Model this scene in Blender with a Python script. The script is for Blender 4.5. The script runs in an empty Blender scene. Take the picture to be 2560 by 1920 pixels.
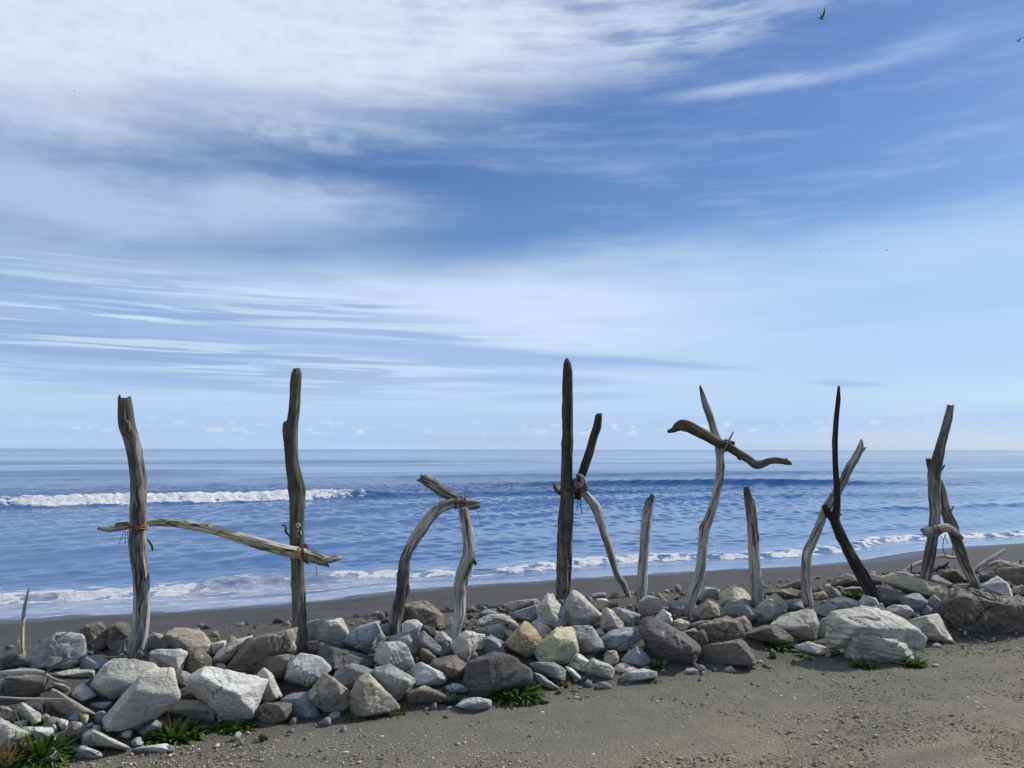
import bpy, bmesh, math, random
import numpy as np
from mathutils import Vector, Matrix

sc = bpy.context.scene
COL = sc.collection
R = math.radians

# ------------------------------------------------------------------ camera
F = 1930.0                      # focal length in pixels of the 2560 px wide photograph
CAMZ = 1.70
cam_d = bpy.data.cameras.new('camera')
cam = bpy.data.objects.new('camera', cam_d); COL.objects.link(cam)
cam_d.sensor_width = 36.0; cam_d.lens = 36.0 * F / 2560.0
cam_d.clip_start = 0.05; cam_d.clip_end = 200000.0
PITCH = math.atan(163.0 / F); ROLL = R(0.11)
cam.location = (0, 0, CAMZ)
CR = Matrix.Rotation(R(90) + PITCH, 3, 'X') @ Matrix.Rotation(ROLL, 3, 'Z')
cam.rotation_euler = CR.to_euler()
sc.camera = cam
CRn = np.array(CR); CAM = np.array((0, 0, CAMZ)); FWD = CRn @ np.array((0, 0, -1.0))

def ray(px, py):
    return CRn @ np.array(((px - 1280.0) / F, (960.0 - py) / F, -1.0))

def at_depth(px, py, D):
    r = ray(px, py); return CAM + r * (D / r[1])

# ------------------------------------------------------------------ light
SUN_AZ, SUN_EL = R(66), R(40)
sc.view_settings.view_transform = 'Standard'; sc.view_settings.look = 'None'
sc.view_settings.exposure = 0.12; sc.view_settings.gamma = 1.0
sun_d = bpy.data.lights.new('sun', 'SUN'); sun = bpy.data.objects.new('sun', sun_d); COL.objects.link(sun)
sun_d.energy = 4.9; sun_d.angle = R(0.5); sun_d.color = (1.0, 0.94, 0.84)
sdir = Vector((math.sin(SUN_AZ) * math.cos(SUN_EL), math.cos(SUN_AZ) * math.cos(SUN_EL), math.sin(SUN_EL)))
sun.rotation_euler = sdir.to_track_quat('Z', 'Y').to_euler()

# ------------------------------------------------------------------ node helper
class S:
    """a shader socket with arithmetic"""
    def __init__(s, nt, sock): s.nt = nt; s.s = sock
    def _m(s, op, *a, clamp=False):
        n = s.nt.nodes.new('ShaderNodeMath'); n.operation = op; n.use_clamp = clamp
        for i, v in enumerate((s,) + a):
            if isinstance(v, S): s.nt.links.new(v.s, n.inputs[i])
            else: n.inputs[i].default_value = v
        return S(s.nt, n.outputs[0])
    def __add__(s, o): return s._m('ADD', o)
    __radd__ = __add__
    def __mul__(s, o): return s._m('MULTIPLY', o)
    __rmul__ = __mul__
    def __sub__(s, o): return s._m('SUBTRACT', o)
    def __rsub__(s, o): return (s * -1.0) + o
    def __truediv__(s, o): return s._m('DIVIDE', o)
    def sat(s): return s._m('ADD', 0.0, clamp=True)
    def pw(s, o): return s._m('POWER', o)
    def abs(s): return s._m('ABSOLUTE')
    def mx(s, o): return s._m('MAXIMUM', o)
    def mn(s, o): return s._m('MINIMUM', o)
    def step(s, a, b, c=0.0, d=1.0, smooth=True):
        n = s.nt.nodes.new('ShaderNodeMapRange'); n.interpolation_type = 'SMOOTHSTEP' if smooth else 'LINEAR'
        s.nt.links.new(s.s, n.inputs[0])
        for i, v in enumerate((a, b, c, d)): n.inputs[i + 1].default_value = v
        return S(s.nt, n.outputs[0])

def val(nt, x): n = nt.nodes.new('ShaderNodeValue'); n.outputs[0].default_value = x; return S(nt, n.outputs[0])
def put(nt, sock, v):
    if isinstance(v, S): nt.links.new(v.s, sock)
    elif isinstance(v, (tuple, list)) and len(v) == 3 and sock.type == 'RGBA': sock.default_value = (*v, 1)
    else: sock.default_value = v
def vec(nt, x, y, z=0.0):
    n = nt.nodes.new('ShaderNodeCombineXYZ')
    for i, v in enumerate((x, y, z)): put(nt, n.inputs[i], v)
    return S(nt, n.outputs[0])
def noise(nt, v, scale=1.0, detail=4.0, rough=0.55, dist=0.0, color=False):
    n = nt.nodes.new('ShaderNodeTexNoise'); nt.links.new(v.s, n.inputs['Vector'])
    n.inputs['Scale'].default_value = scale; n.inputs['Detail'].default_value = detail
    n.inputs['Roughness'].default_value = rough; n.inputs['Distortion'].default_value = dist
    return S(nt, n.outputs[1 if color else 0])
def voro(nt, v, scale, feature='F1', out=0):
    n = nt.nodes.new('ShaderNodeTexVoronoi'); n.feature = feature; nt.links.new(v.s, n.inputs['Vector'])
    n.inputs['Scale'].default_value = scale
    return S(nt, n.outputs[out])
def mix(nt, f, a, b):
    n = nt.nodes.new('ShaderNodeMix'); n.data_type = 'RGBA'
    put(nt, n.inputs[0], f); put(nt, n.inputs[6], a); put(nt, n.inputs[7], b)
    return S(nt, n.outputs[2])
def vmul(nt, v, xyz):
    n = nt.nodes.new('ShaderNodeVectorMath'); n.operation = 'MULTIPLY'; nt.links.new(v.s, n.inputs[0]); n.inputs[1].default_value = xyz
    return S(nt, n.outputs[0])
def vadd(nt, v, w):
    n = nt.nodes.new('ShaderNodeVectorMath'); n.operation = 'ADD'; nt.links.new(v.s, n.inputs[0]); put(nt, n.inputs[1], w)
    return S(nt, n.outputs[0])
def sep(nt, v):
    n = nt.nodes.new('ShaderNodeSeparateXYZ'); nt.links.new(v.s, n.inputs[0]); return [S(nt, o) for o in n.outputs]
def attr(nt, name, out='Fac', kind='GEOMETRY'):
    n = nt.nodes.new('ShaderNodeAttribute'); n.attribute_name = name; n.attribute_type = kind; return S(nt, n.outputs[out])
def coord(nt, which='Object'):
    n = nt.nodes.new('ShaderNodeTexCoord'); return S(nt, n.outputs[which])
def obj_random(nt):
    n = nt.nodes.new('ShaderNodeObjectInfo'); return S(nt, n.outputs['Random'])
def bump(nt, h, strength, dist=0.01):
    n = nt.nodes.new('ShaderNodeBump'); n.inputs['Strength'].default_value = strength; n.inputs['Distance'].default_value = dist
    nt.links.new(h.s, n.inputs['Height']); return S(nt, n.outputs[0])
def new_mat(name):
    m = bpy.data.materials.new(name); m.use_nodes = True
    nt = m.node_tree; b = nt.nodes['Principled BSDF']
    return m, nt, b
def setp(nt, b, **k):
    names = dict(color='Base Color', rough='Roughness', ior='IOR', normal='Normal', spec='Specular IOR Level', sub='Subsurface Weight')
    for a, v in k.items(): put(nt, b.inputs[names[a]], v)

# ------------------------------------------------------------------ sky
def azel(px, py):
    r = ray(px, py); r = r / np.linalg.norm(r)
    return math.degrees(math.atan2(r[0], r[1])), math.degrees(math.asin(r[2]))
SKY = 0.10
def build_sky():
    w = bpy.data.worlds.new('World'); sc.world = w; w.use_nodes = True
    nt = w.node_tree; nt.nodes.clear()
    out = nt.nodes.new('ShaderNodeOutputWorld'); bg = nt.nodes.new('ShaderNodeBackground')
    nt.links.new(bg.outputs[0], out.inputs[0]); bg.inputs['Strength'].default_value = SKY
    sk = nt.nodes.new('ShaderNodeTexSky'); sk.sky_type = 'NISHITA'; sk.sun_disc = False
    sk.sun_elevation = SUN_EL; sk.sun_rotation = SUN_AZ; sk.altitude = 0; sk.air_density = 1.0; sk.dust_density = 0.4; sk.ozone_density = 3.0
    hs = nt.nodes.new('ShaderNodeHueSaturation'); nt.links.new(sk.outputs[0], hs.inputs['Color'])
    hs.inputs['Hue'].default_value = 0.510; hs.inputs['Saturation'].default_value = 1.20; hs.inputs['Value'].default_value = SKYV
    c = S(nt, hs.outputs[0])
    x, y, z = sep(nt, coord(nt, 'Generated'))
    el = z.mn(1.0).mx(-1.0)._m('ARCSINE') * 57.29578
    az = x._m('ARCTAN2', y) * 57.29578
    def K(r, g, b): return (r / SKY, g / SKY, b / SKY)
    def lin(r, g, b):
        f = lambda u: (u / 255 / 12.92 if u < 10.3 else ((u / 255 + .055) / 1.055) ** 2.4)
        return K(f(r), f(g), f(b))
    wn = noise(nt, vec(nt, az * 0.05, el * 0.16, 3.1), 1.0, 5.0, 0.6, color=True)
    wx, wy, wz = sep(nt, wn)
    az1 = az + (wx - 0.5) * 9.0; el1 = el + (wy - 0.5) * 4.0
    az2 = az + (wx - 0.5) * 5.0; el2 = el + (wy - 0.5) * 1.3
    def blob(px, py, rx, ry, rot=0.0, soft=0.0, wild=True):
        a0, e0 = azel(px, py); ra, re = rx / 33.7, ry / 33.7
        dx = (az1 if wild else az2) - a0; dy = (el1 if wild else el2) - e0
        cs, sn = math.cos(R(rot)), math.sin(R(rot))
        u = (dx * cs + dy * sn) / ra; v = (dy * cs - dx * sn) / re
        q = (u * u + v * v).pw(0.5)
        return q.step(1.0, soft)
    # streak textures (long along the horizon)
    s1 = noise(nt, vec(nt, az * 0.05 + el * 0.03, el * 0.42, 1.7), 1.0, 5.0, 0.52, 0.1)
    s2 = noise(nt, vec(nt, az * 0.04 + el * 0.09, el * 1.15, 9.2), 1.0, 5.0, 0.5, 0.0)
    s3 = noise(nt, vec(nt, az * 0.085 - el * 0.05, el * 0.30, 5.5), 1.0, 6.0, 0.52, 0.15)
    s4 = noise(nt, vec(nt, az * 0.13 + el * 0.06, el * 0.95, 8.8), 1.0, 8.0, 0.62, 0.25)
    f1 = noise(nt, vec(nt, az * 0.7, el * 1.0, 2.2), 1.0, 5.0, 0.6)
    # veil that thickens to the horizon
    veil = (el1 - az * 0.035).step(15.6, 11.6) * (s1.step(0.30, 0.62, 0.72, 1.0))
    veil = (veil * 0.93).sat()
    vcol = mix(nt, el.step(9.0, 1.5), lin(204, 220, 246), lin(179, 205, 241))
    vcol = mix(nt, az.step(4.0, 26.0), vcol, lin(178, 204, 240))
    c = mix(nt, veil, c, vcol)
    # thin high cirrus over everything
    ci = s1.step(0.46, 0.74) * el.step(9.0, 14.0) * 0.12
    c = mix(nt, ci, c, lin(182, 200, 235))
    c = mix(nt, (s4.step(0.44, 0.72) * s1.step(0.40, 0.60) * 0.24).sat(), c, lin(190, 207, 240))
    # hazy patches left of the middle
    h = blob(260, 500, 980, 150, 2, 0.2) * (s3.step(0.30, 0.58, 0.35, 1.0))
    c = mix(nt, (h * 0.85).sat(), c, lin(178, 195, 226))
    h = blob(60, 300, 620, 90, 0, 0.0) * f1.step(0.35, 0.65, 0.55, 1.0)
    c = mix(nt, (h * 0.50).sat(), c, lin(170, 188, 220))
    h = blob(560, 430, 640, 95, -7, 0.2) * s3.step(0.36, 0.60, 0.1, 1.0)
    c = mix(nt, (h * 0.75).sat(), c, lin(192, 207, 235))
    h = blob(770, 335, 300, 44, -3, 0.0, False) * (f1 * .4 + s4 * .6).step(0.36, 0.62)
    c = mix(nt, (h * 0.60).sat(), c, lin(186, 206, 240))
    # the big white cloud across the top left and its torn right end
    a_l, e_l = azel(0, 235); a_r, e_r = azel(1500, 150)
    k = (e_r - e_l) / (a_r - a_l)
    edge = el1 - (az * k + (e_l - k * a_l))
    big = edge.step(-4.2, 2.6)
    a1, _ = azel(1330, 100); a2, _ = azel(2080, 100)
    fade = (az1 + (s3 - 0.5) * 16.0).step(a2, a1)
    tear = (s3 * 0.6 + s4 * 0.4).step(0.34, 0.60)
    body = (big * fade * ((tear - 1.0) * (az1.step(-22.0, 16.0) * 0.72 + 0.05) + 1.0) * f1.step(0.2, 0.6, 0.9, 1.0))
    ccol = mix(nt, (s3 * .7 + s4 * .3 + el * 0.004).step(0.30, 0.70), lin(188, 205, 232), lin(216, 226, 241))
    c = mix(nt, (body * 0.94).sat(), c, ccol)
    h = blob(1930, 205, 430, 26, 2, 0.0, False) * s4.step(0.30, 0.6, 0.35, 1.0)
    c = mix(nt, (h * 0.72).sat(), c, lin(190, 208, 240))
    h = blob(1700, 70, 560, 110, 6, 0.0) * s4.step(0.36, 0.62)
    c = mix(nt, (h * 0.7).sat(), c, lin(198, 212, 238))
    h = blob(2420, 40, 330, 60, 8, 0.0) * s1.step(0.3, 0.6)
    c = mix(nt, (h * 0.35).sat(), c, lin(170, 195, 238))
    # darker grey blue bands low on the left and across the middle
    dcol = lin(148, 175, 216)
    g = blob(60, 790, 760, 150, -4, 0.45, False) * s2.step(0.43, 0.51)
    c = mix(nt, (g * 0.9).sat(), c, dcol)
    s5 = noise(nt, vec(nt, az * 0.075 + el * 0.10, el * 2.3, 6.1), 1.0, 6.0, 0.55, 0.1)
    g = blob(380, 830, 1150, 190, -3, 0.3, False) * s5.step(0.48, 0.53)
    c = mix(nt, (g * 0.78).sat(), c, lin(146, 170, 211))
    g = blob(300, 700, 1000, 150, -2, 0.2, False) * s5.step(0.42, 0.34)
    c = mix(nt, (g * 0.42).sat(), c, lin(206, 220, 244))
    g = blob(420, 690, 260, 14, 4, 0.0, False)
    c = mix(nt, (g * 0.7).sat(), c, dcol)
    g = blob(980, 876, 980, 36, -3.2, 0.45, False) * s2.step(0.30, 0.50, 0.55, 1.0)
    c = mix(nt, (g * 0.85).sat(), c, lin(158, 182, 224))
    for (px, py, rx, ry, rot, f_) in ((905, 768, 120, 9, 0, .6), (820, 785, 60, 6, 0, .45), (1060, 845, 210, 12, 4, .6), (1330, 948, 330, 24, 2, .45),
                                      (1420, 990, 270, 16, 0, .32), (2130, 958, 95, 13, 5, .4), (250, 945, 360, 40, 2, .38), (1560, 905, 420, 11, 4, .5)):
        c = mix(nt, (blob(px, py, rx, ry, -rot, 0.3, False) * f_ * 1.3).sat(), c, lin(152, 178, 222))
    # low bank with small cumulus heads along the horizon
    bank = el.step(3.3, 1.7) * s2.step(0.34, 0.6, 0.3, 1.0)
    c = mix(nt, (bank * 0.42).sat(), c, lin(160, 188, 232))
    pf = noise(nt, vec(nt, az * 0.95, el * 1.9, 4.4), 1.0, 6.0, 0.55)
    puff = pf.step(0.54, 0.64) * el.step(0.9, 1.25) * el.step(2.3, 1.7)
    c = mix(nt, (puff * s2.step(0.36, 0.54) * 0.6).sat(), c, lin(214, 222, 240))
    nt.links.new(c.s, bg.inputs['Color'])
    w.cycles.sampling_method = 'MANUAL'; w.cycles.sample_map_resolution = 512
SKYV = 0.97
build_sky()

# ------------------------------------------------------------------ numpy noise
_rs = np.random.RandomState(7)
_perm = np.concatenate([_rs.permutation(256)] * 3)
_g = _rs.normal(size=(256, 3)); _g /= np.linalg.norm(_g, axis=1)[:, None]
def perlin(P):
    P = np.asarray(P, float); i = np.floor(P).astype(int); f = P - i
    u = f * f * f * (f * (f * 6 - 15) + 10); i &= 255; out = 0
    for dx in (0, 1):
        for dy in (0, 1):
            for dz in (0, 1):
                h = _perm[_perm[_perm[(i[..., 0] + dx) & 255] + ((i[..., 1] + dy) & 255)] + ((i[..., 2] + dz) & 255)]
                d = f - np.array((dx, dy, dz))
                wgt = (u[..., 0] if dx else 1 - u[..., 0]) * (u[..., 1] if dy else 1 - u[..., 1]) * (u[..., 2] if dz else 1 - u[..., 2])
                out = out + wgt * np.sum(_g[h] * d, -1)
    return out * 1.5
def fbm(P, octv=4, gain=0.5):
    a, t, P = 1.0, 0.0, np.asarray(P, float)
    for o in range(octv):
        t = t + a * perlin(P + 17.3 * o); P = P * 2.03; a *= gain
    return t
def sstep(x, a, b):
    t = np.clip((x - a) / (b - a), 0, 1); return t * t * (3 - 2 * t)

# ------------------------------------------------------------------ mesh helpers
def link_mesh(name, V, Fc, mat, parent=None, loc=None, attrs=None, smooth=True):
    me = bpy.data.meshes.new(name)
    V = np.asarray(V, float)
    if loc is not None: V = V - np.asarray(loc)
    if isinstance(Fc, np.ndarray) and Fc.ndim == 2:
        k = Fc.shape[1]; me.vertices.add(len(V)); me.vertices.foreach_set('co', V.astype(np.float32).ravel())
        me.loops.add(Fc.size); me.loops.foreach_set('vertex_index', Fc.astype(np.int32).ravel())
        me.polygons.add(len(Fc)); me.polygons.foreach_set('loop_start', (np.arange(len(Fc)) * k).astype(np.int32))
        me.update(calc_edges=True)
    else:
        me.from_pydata(V.tolist(), [], [tuple(int(i) for i in f) for f in Fc])
    for an, (kind, data) in (attrs or {}).items():
        a = me.attributes.new(an, kind, 'POINT')
        if kind == 'FLOAT': a.data.foreach_set('value', np.asarray(data, np.float32).ravel())
        else: a.data.foreach_set('vector', np.asarray(data, np.float32).ravel())
    me.validate()
    if smooth: me.polygons.foreach_set('use_smooth', np.ones(len(me.polygons), bool))
    me.materials.append(mat)
    o = bpy.data.objects.new(name, me); COL.objects.link(o)
    if parent is not None: o.parent = parent
    elif loc is not None: o.location = Vector(loc)
    return o
def tag(o, label=None, cat=None, group=None, kind=None):
    if label: o['label'] = label
    if cat: o['category'] = cat
    if group: o['group'] = group
    if kind: o['kind'] = kind
    return o
def empty(name, loc, label, cat, group=None):
    o = bpy.data.objects.new(name, None); COL.objects.link(o); o.location = Vector(loc); o.empty_display_size = 0.2
    return tag(o, label, cat, group)
def grid_faces(nr, ncol):
    a = np.arange(nr * ncol).reshape(nr, ncol)
    return np.stack([a[:-1, :-1], a[:-1, 1:], a[1:, 1:], a[1:, :-1]], -1).reshape(-1, 4)

# ------------------------------------------------------------------ shore frame: u along the shore, v towards the sea
PHI = math.atan(0.42); CU, SU = math.cos(PHI), math.sin(PHI)
def to_uv(X, Y): return X * CU + Y * SU, -X * SU + Y * CU
def to_xy(u, v): return u * CU - v * SU, u * SU + v * CU
SEA = -2.40
_vsu = np.array([-60, -20, -4.2, 2.5, 5.7, 9, 15, 20.5, 23, 29.5, 35, 60, 160]); _vsv = np.array([22.4, 22.6, 22.4, 21.5, 22.6, 22.4, 22.2, 21.7, 21.9, 23.5, 23.2, 23, 23])
def vshore(u):
    return sum(np.interp(u + d, _vsu, _vsv) for d in (-1.6, -.8, 0, .8, 1.6)) / 5
def terrain(X, Y):
    X = np.asarray(X, float); Y = np.asarray(Y, float)
    u, v = to_uv(X, Y)
    wob = 0.18 * np.sin(u * 1.3 + 1) + 0.12 * np.sin(u * 2.9)
    mound = 0.28 * sstep(v, 4.85 + wob, 6.0 + wob) - 0.30 * sstep(v, 6.55, 7.8)
    vs = vshore(u)
    t = np.clip((v - 6.9) / (vs - 6.9), 0, 3)
    beach = (SEA) * t
    return np.where(v > 6.9, mound + beach, mound) * 1.0
def hit(px, py, lift=0.0):
    r = ray(px, py); r = r / r[1]
    Y = np.arange(2.0, 60.0, 0.01)
    P = CAM[None] + Y[:, None] * r[None]
    d = P[:, 2] - terrain(P[:, 0], P[:, 1]) - lift
    k = np.argmax(d < 0)
    if not (d < 0).any(): k = len(Y) - 1
    return P[k]

# ------------------------------------------------------------------ ground, beach
def gravel_mat():
    m, nt, b = new_mat('gravel')
    p = coord(nt); x, y, z = sep(nt, p)
    big = noise(nt, p, 0.55, 4, 0.6); mid = noise(nt, p, 5.0, 5, 0.62); fine = noise(nt, p, 95.0, 3, 0.7)
    peb = voro(nt, p, 75.0); pc = voro(nt, p, 75.0, out=1); px, py, pz = sep(nt, pc)
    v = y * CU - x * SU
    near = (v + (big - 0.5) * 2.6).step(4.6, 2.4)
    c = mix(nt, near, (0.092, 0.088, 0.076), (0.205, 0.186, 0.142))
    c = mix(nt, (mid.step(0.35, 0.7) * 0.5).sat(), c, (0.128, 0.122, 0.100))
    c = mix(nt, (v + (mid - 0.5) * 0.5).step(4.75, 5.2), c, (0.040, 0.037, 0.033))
    c = mix(nt, (fine.step(0.40, 0.75) * 0.55).sat(), c, (0.27, 0.26, 0.215))
    c = mix(nt, (px.step(0.55, 1.0) * peb.step(0.5, 0.25) * near * 0.85).sat(), c, (0.34, 0.31, 0.25))
    c = mix(nt, (py.step(0.70, 1.0) * peb.step(0.5, 0.3) * 0.6).sat(), c, (0.05, 0.048, 0.045))
    trk = noise(nt, vec(nt, (x * CU + y * SU) * 0.22, v * 2.4, 3.0), 1.0, 4, 0.6)
    c = mix(nt, (trk.step(0.52, 0.66) * 0.38).sat(), c, (0.070, 0.066, 0.058))
    c = mix(nt, (trk.step(0.46, 0.34) * near * 0.40).sat(), c, (0.235, 0.205, 0.150))
    hgt = (fine * 0.6 + peb.step(0.6, 0.1) * (near * 0.8 + 0.25) * px + mid * 1.3)
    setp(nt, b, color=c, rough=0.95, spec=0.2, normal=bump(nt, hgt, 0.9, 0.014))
    return m
def sand_mat():
    m, nt, b = new_mat('dark_sand')
    p = coord(nt); x, y, z = sep(nt, p)
    u = x * CU + y * SU; v = y * CU - x * SU
    n = noise(nt, p, 0.6, 5, 0.6); f = noise(nt, p, 40, 4, 0.7)
    st = noise(nt, vec(nt, u * 0.12, v * 1.6, 0.0), 1.0, 5, 0.6)
    wet = attr(nt, 'wet')
    wet2 = (wet + (st - 0.5) * 0.4 + (n - 0.5) * 0.2).step(0.45, 0.75)
    c = mix(nt, n.step(0.3, 0.7), (0.036, 0.036, 0.040), (0.048, 0.047, 0.050))
    c = mix(nt, (st.step(0.5, 0.72) * 0.5).sat(), c, (0.045, 0.043, 0.045))
    c = mix(nt, (f.step(0.62, 0.8) * 0.5).sat(), c, (0.13, 0.125, 0.12))
    c = mix(nt, wet2, c, (0.026, 0.027, 0.031))
    dots = noise(nt, p, 3.4, 2, 0.6).step(0.74, 0.77)
    c = mix(nt, (dots * 0.8).sat(), c, (0.022, 0.02, 0.02))
    setp(nt, b, color=c, rough=wet2 * -0.55 + 0.92, spec=0.3, normal=bump(nt, f * 0.4 + st * 1.5 + n, 0.5, 0.02))
    return m
M_SAND = sand_mat()

def ground_sheet(name, us, vs, mat, extra=None, zoff=0.0):
    U, Vv = np.meshgrid(us, vs); X, Y = to_xy(U, Vv)
    Z = terrain(X, Y) + zoff
    P = np.stack([X, Y, Z], -1).reshape(-1, 3)
    Q = P.copy(); amp = 0.018 + 0.03 * (Vv.ravel() > 8)
    P[:, 2] += amp * fbm(Q * np.array((.9, .9, 0)) + 3, 3) + 0.006 * fbm(Q * np.array((5, 5, 0)) + 9, 3)
    at = {}
    if extra: at = {extra: ('FLOAT', np.clip(1 - (vshore(U.ravel()) - Vv.ravel()) / 6.0, 0, 1))}
    return link_mesh(name, P, grid_faces(len(vs), len(us)), mat, attrs=at)
us = np.concatenate([np.linspace(-150, -12, 60), np.linspace(-11.8, 18, 360), np.linspace(18.5, 320, 120)])
vs1 = np.concatenate([np.linspace(-120, -2, 50), np.linspace(-1.8, 6.7, 170)])
vs2 = np.concatenate([np.linspace(6.7, 30, 240), np.linspace(30.5, 60, 12)])
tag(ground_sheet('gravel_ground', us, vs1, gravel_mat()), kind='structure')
tag(ground_sheet('beach', us, vs2, M_SAND, 'wet'), kind='structure')

# ------------------------------------------------------------------ sea
def sea_mat():
    m, nt, b = new_mat('sea_water')
    p = coord(nt); x, y, z = sep(nt, p)
    u = x * CU + y * SU; v = y * CU - x * SU
    foam = attr(nt, 'foam')
    slick = noise(nt, vec(nt, u * 0.006, v * 0.03, 0.5), 1.0, 5, 0.6, 0.5)
    r1 = noise(nt, vec(nt, u * 0.9, v * 2.2, 0.0), 1.0, 5, 0.62)
    r2 = noise(nt, vec(nt, u * 0.16, v * 0.5, 4.0), 1.0, 4, 0.6)
    far = v.step(30.0, 160.0)
    r3 = noise(nt, vec(nt, u * 2.6, v * 7.0, 2.0), 1.0, 4, 0.6)
    sl = slick.step(0.44, 0.60)
    h = r3 * (far * -0.16 + 0.24) + r1 * (far * 0.3 + 0.35) + r2 * (far * 1.5 + v.step(300.0, 2500.0) * 6.0 + 0.5)
    nb = nt.nodes.new('ShaderNodeBump'); nb.inputs['Distance'].default_value = 0.30
    nt.links.new(h.s, nb.inputs['Height'])
    film = attr(nt, 'film')
    nt.links.new(((sl * (v.step(300.0, 2500.0) * 0.5 - 0.5) + 0.66) * film.step(0.0, 0.3, 1.0, 0.12)).s, nb.inputs['Strength'])
    setp(nt, b, color=mix(nt, sl, (0.008, 0.048, 0.155), (0.020, 0.080, 0.215)), rough=sl * -0.03 + 0.07, ior=1.333, spec=0.5, normal=S(nt, nb.outputs[0]))
    # foam
    fn = noise(nt, vec(nt, u * 3.2, v * 6.5, z * 5.0), 1.0, 7, 0.72)
    fv = noise(nt, vec(nt, u * 0.7, v * 2.6, 7.0), 1.0, 4, 0.6)
    fac = (foam * 2.0 + (fn - 0.5) * 2.6 + (fv - 0.5) * 0.9 - 0.62).step(0.0, 0.55)
    fac = fac.mx(film * fv.step(0.30, 0.62, 0.25, 1.0)).sat()
    d = nt.nodes.new('ShaderNodeBsdfPrincipled'); put(nt, d.inputs['Base Color'], mix(nt, fn.step(0.35, 0.6), (0.48, 0.53, 0.60), (0.68, 0.70, 0.73))); d.inputs['Roughness'].default_value = 0.75
    nt.links.new(bump(nt, fn, 1.0, 0.22).s, d.inputs['Normal'])
    ms = nt.nodes.new('ShaderNodeMixShader'); nt.links.new(fac.s, ms.inputs[0])
    nt.links.new(b.outputs[0], ms.inputs[1]); nt.links.new(d.outputs[0], ms.inputs[2])
    nt.links.new(ms.outputs[0], nt.nodes['Material Output'].inputs['Surface'])
    return m
def geo(a, b, d0, g):
    out = [a]; d = d0
    while out[-1] < b: out.append(out[-1] + d); d *= g
    return np.array(out[1:])
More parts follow.
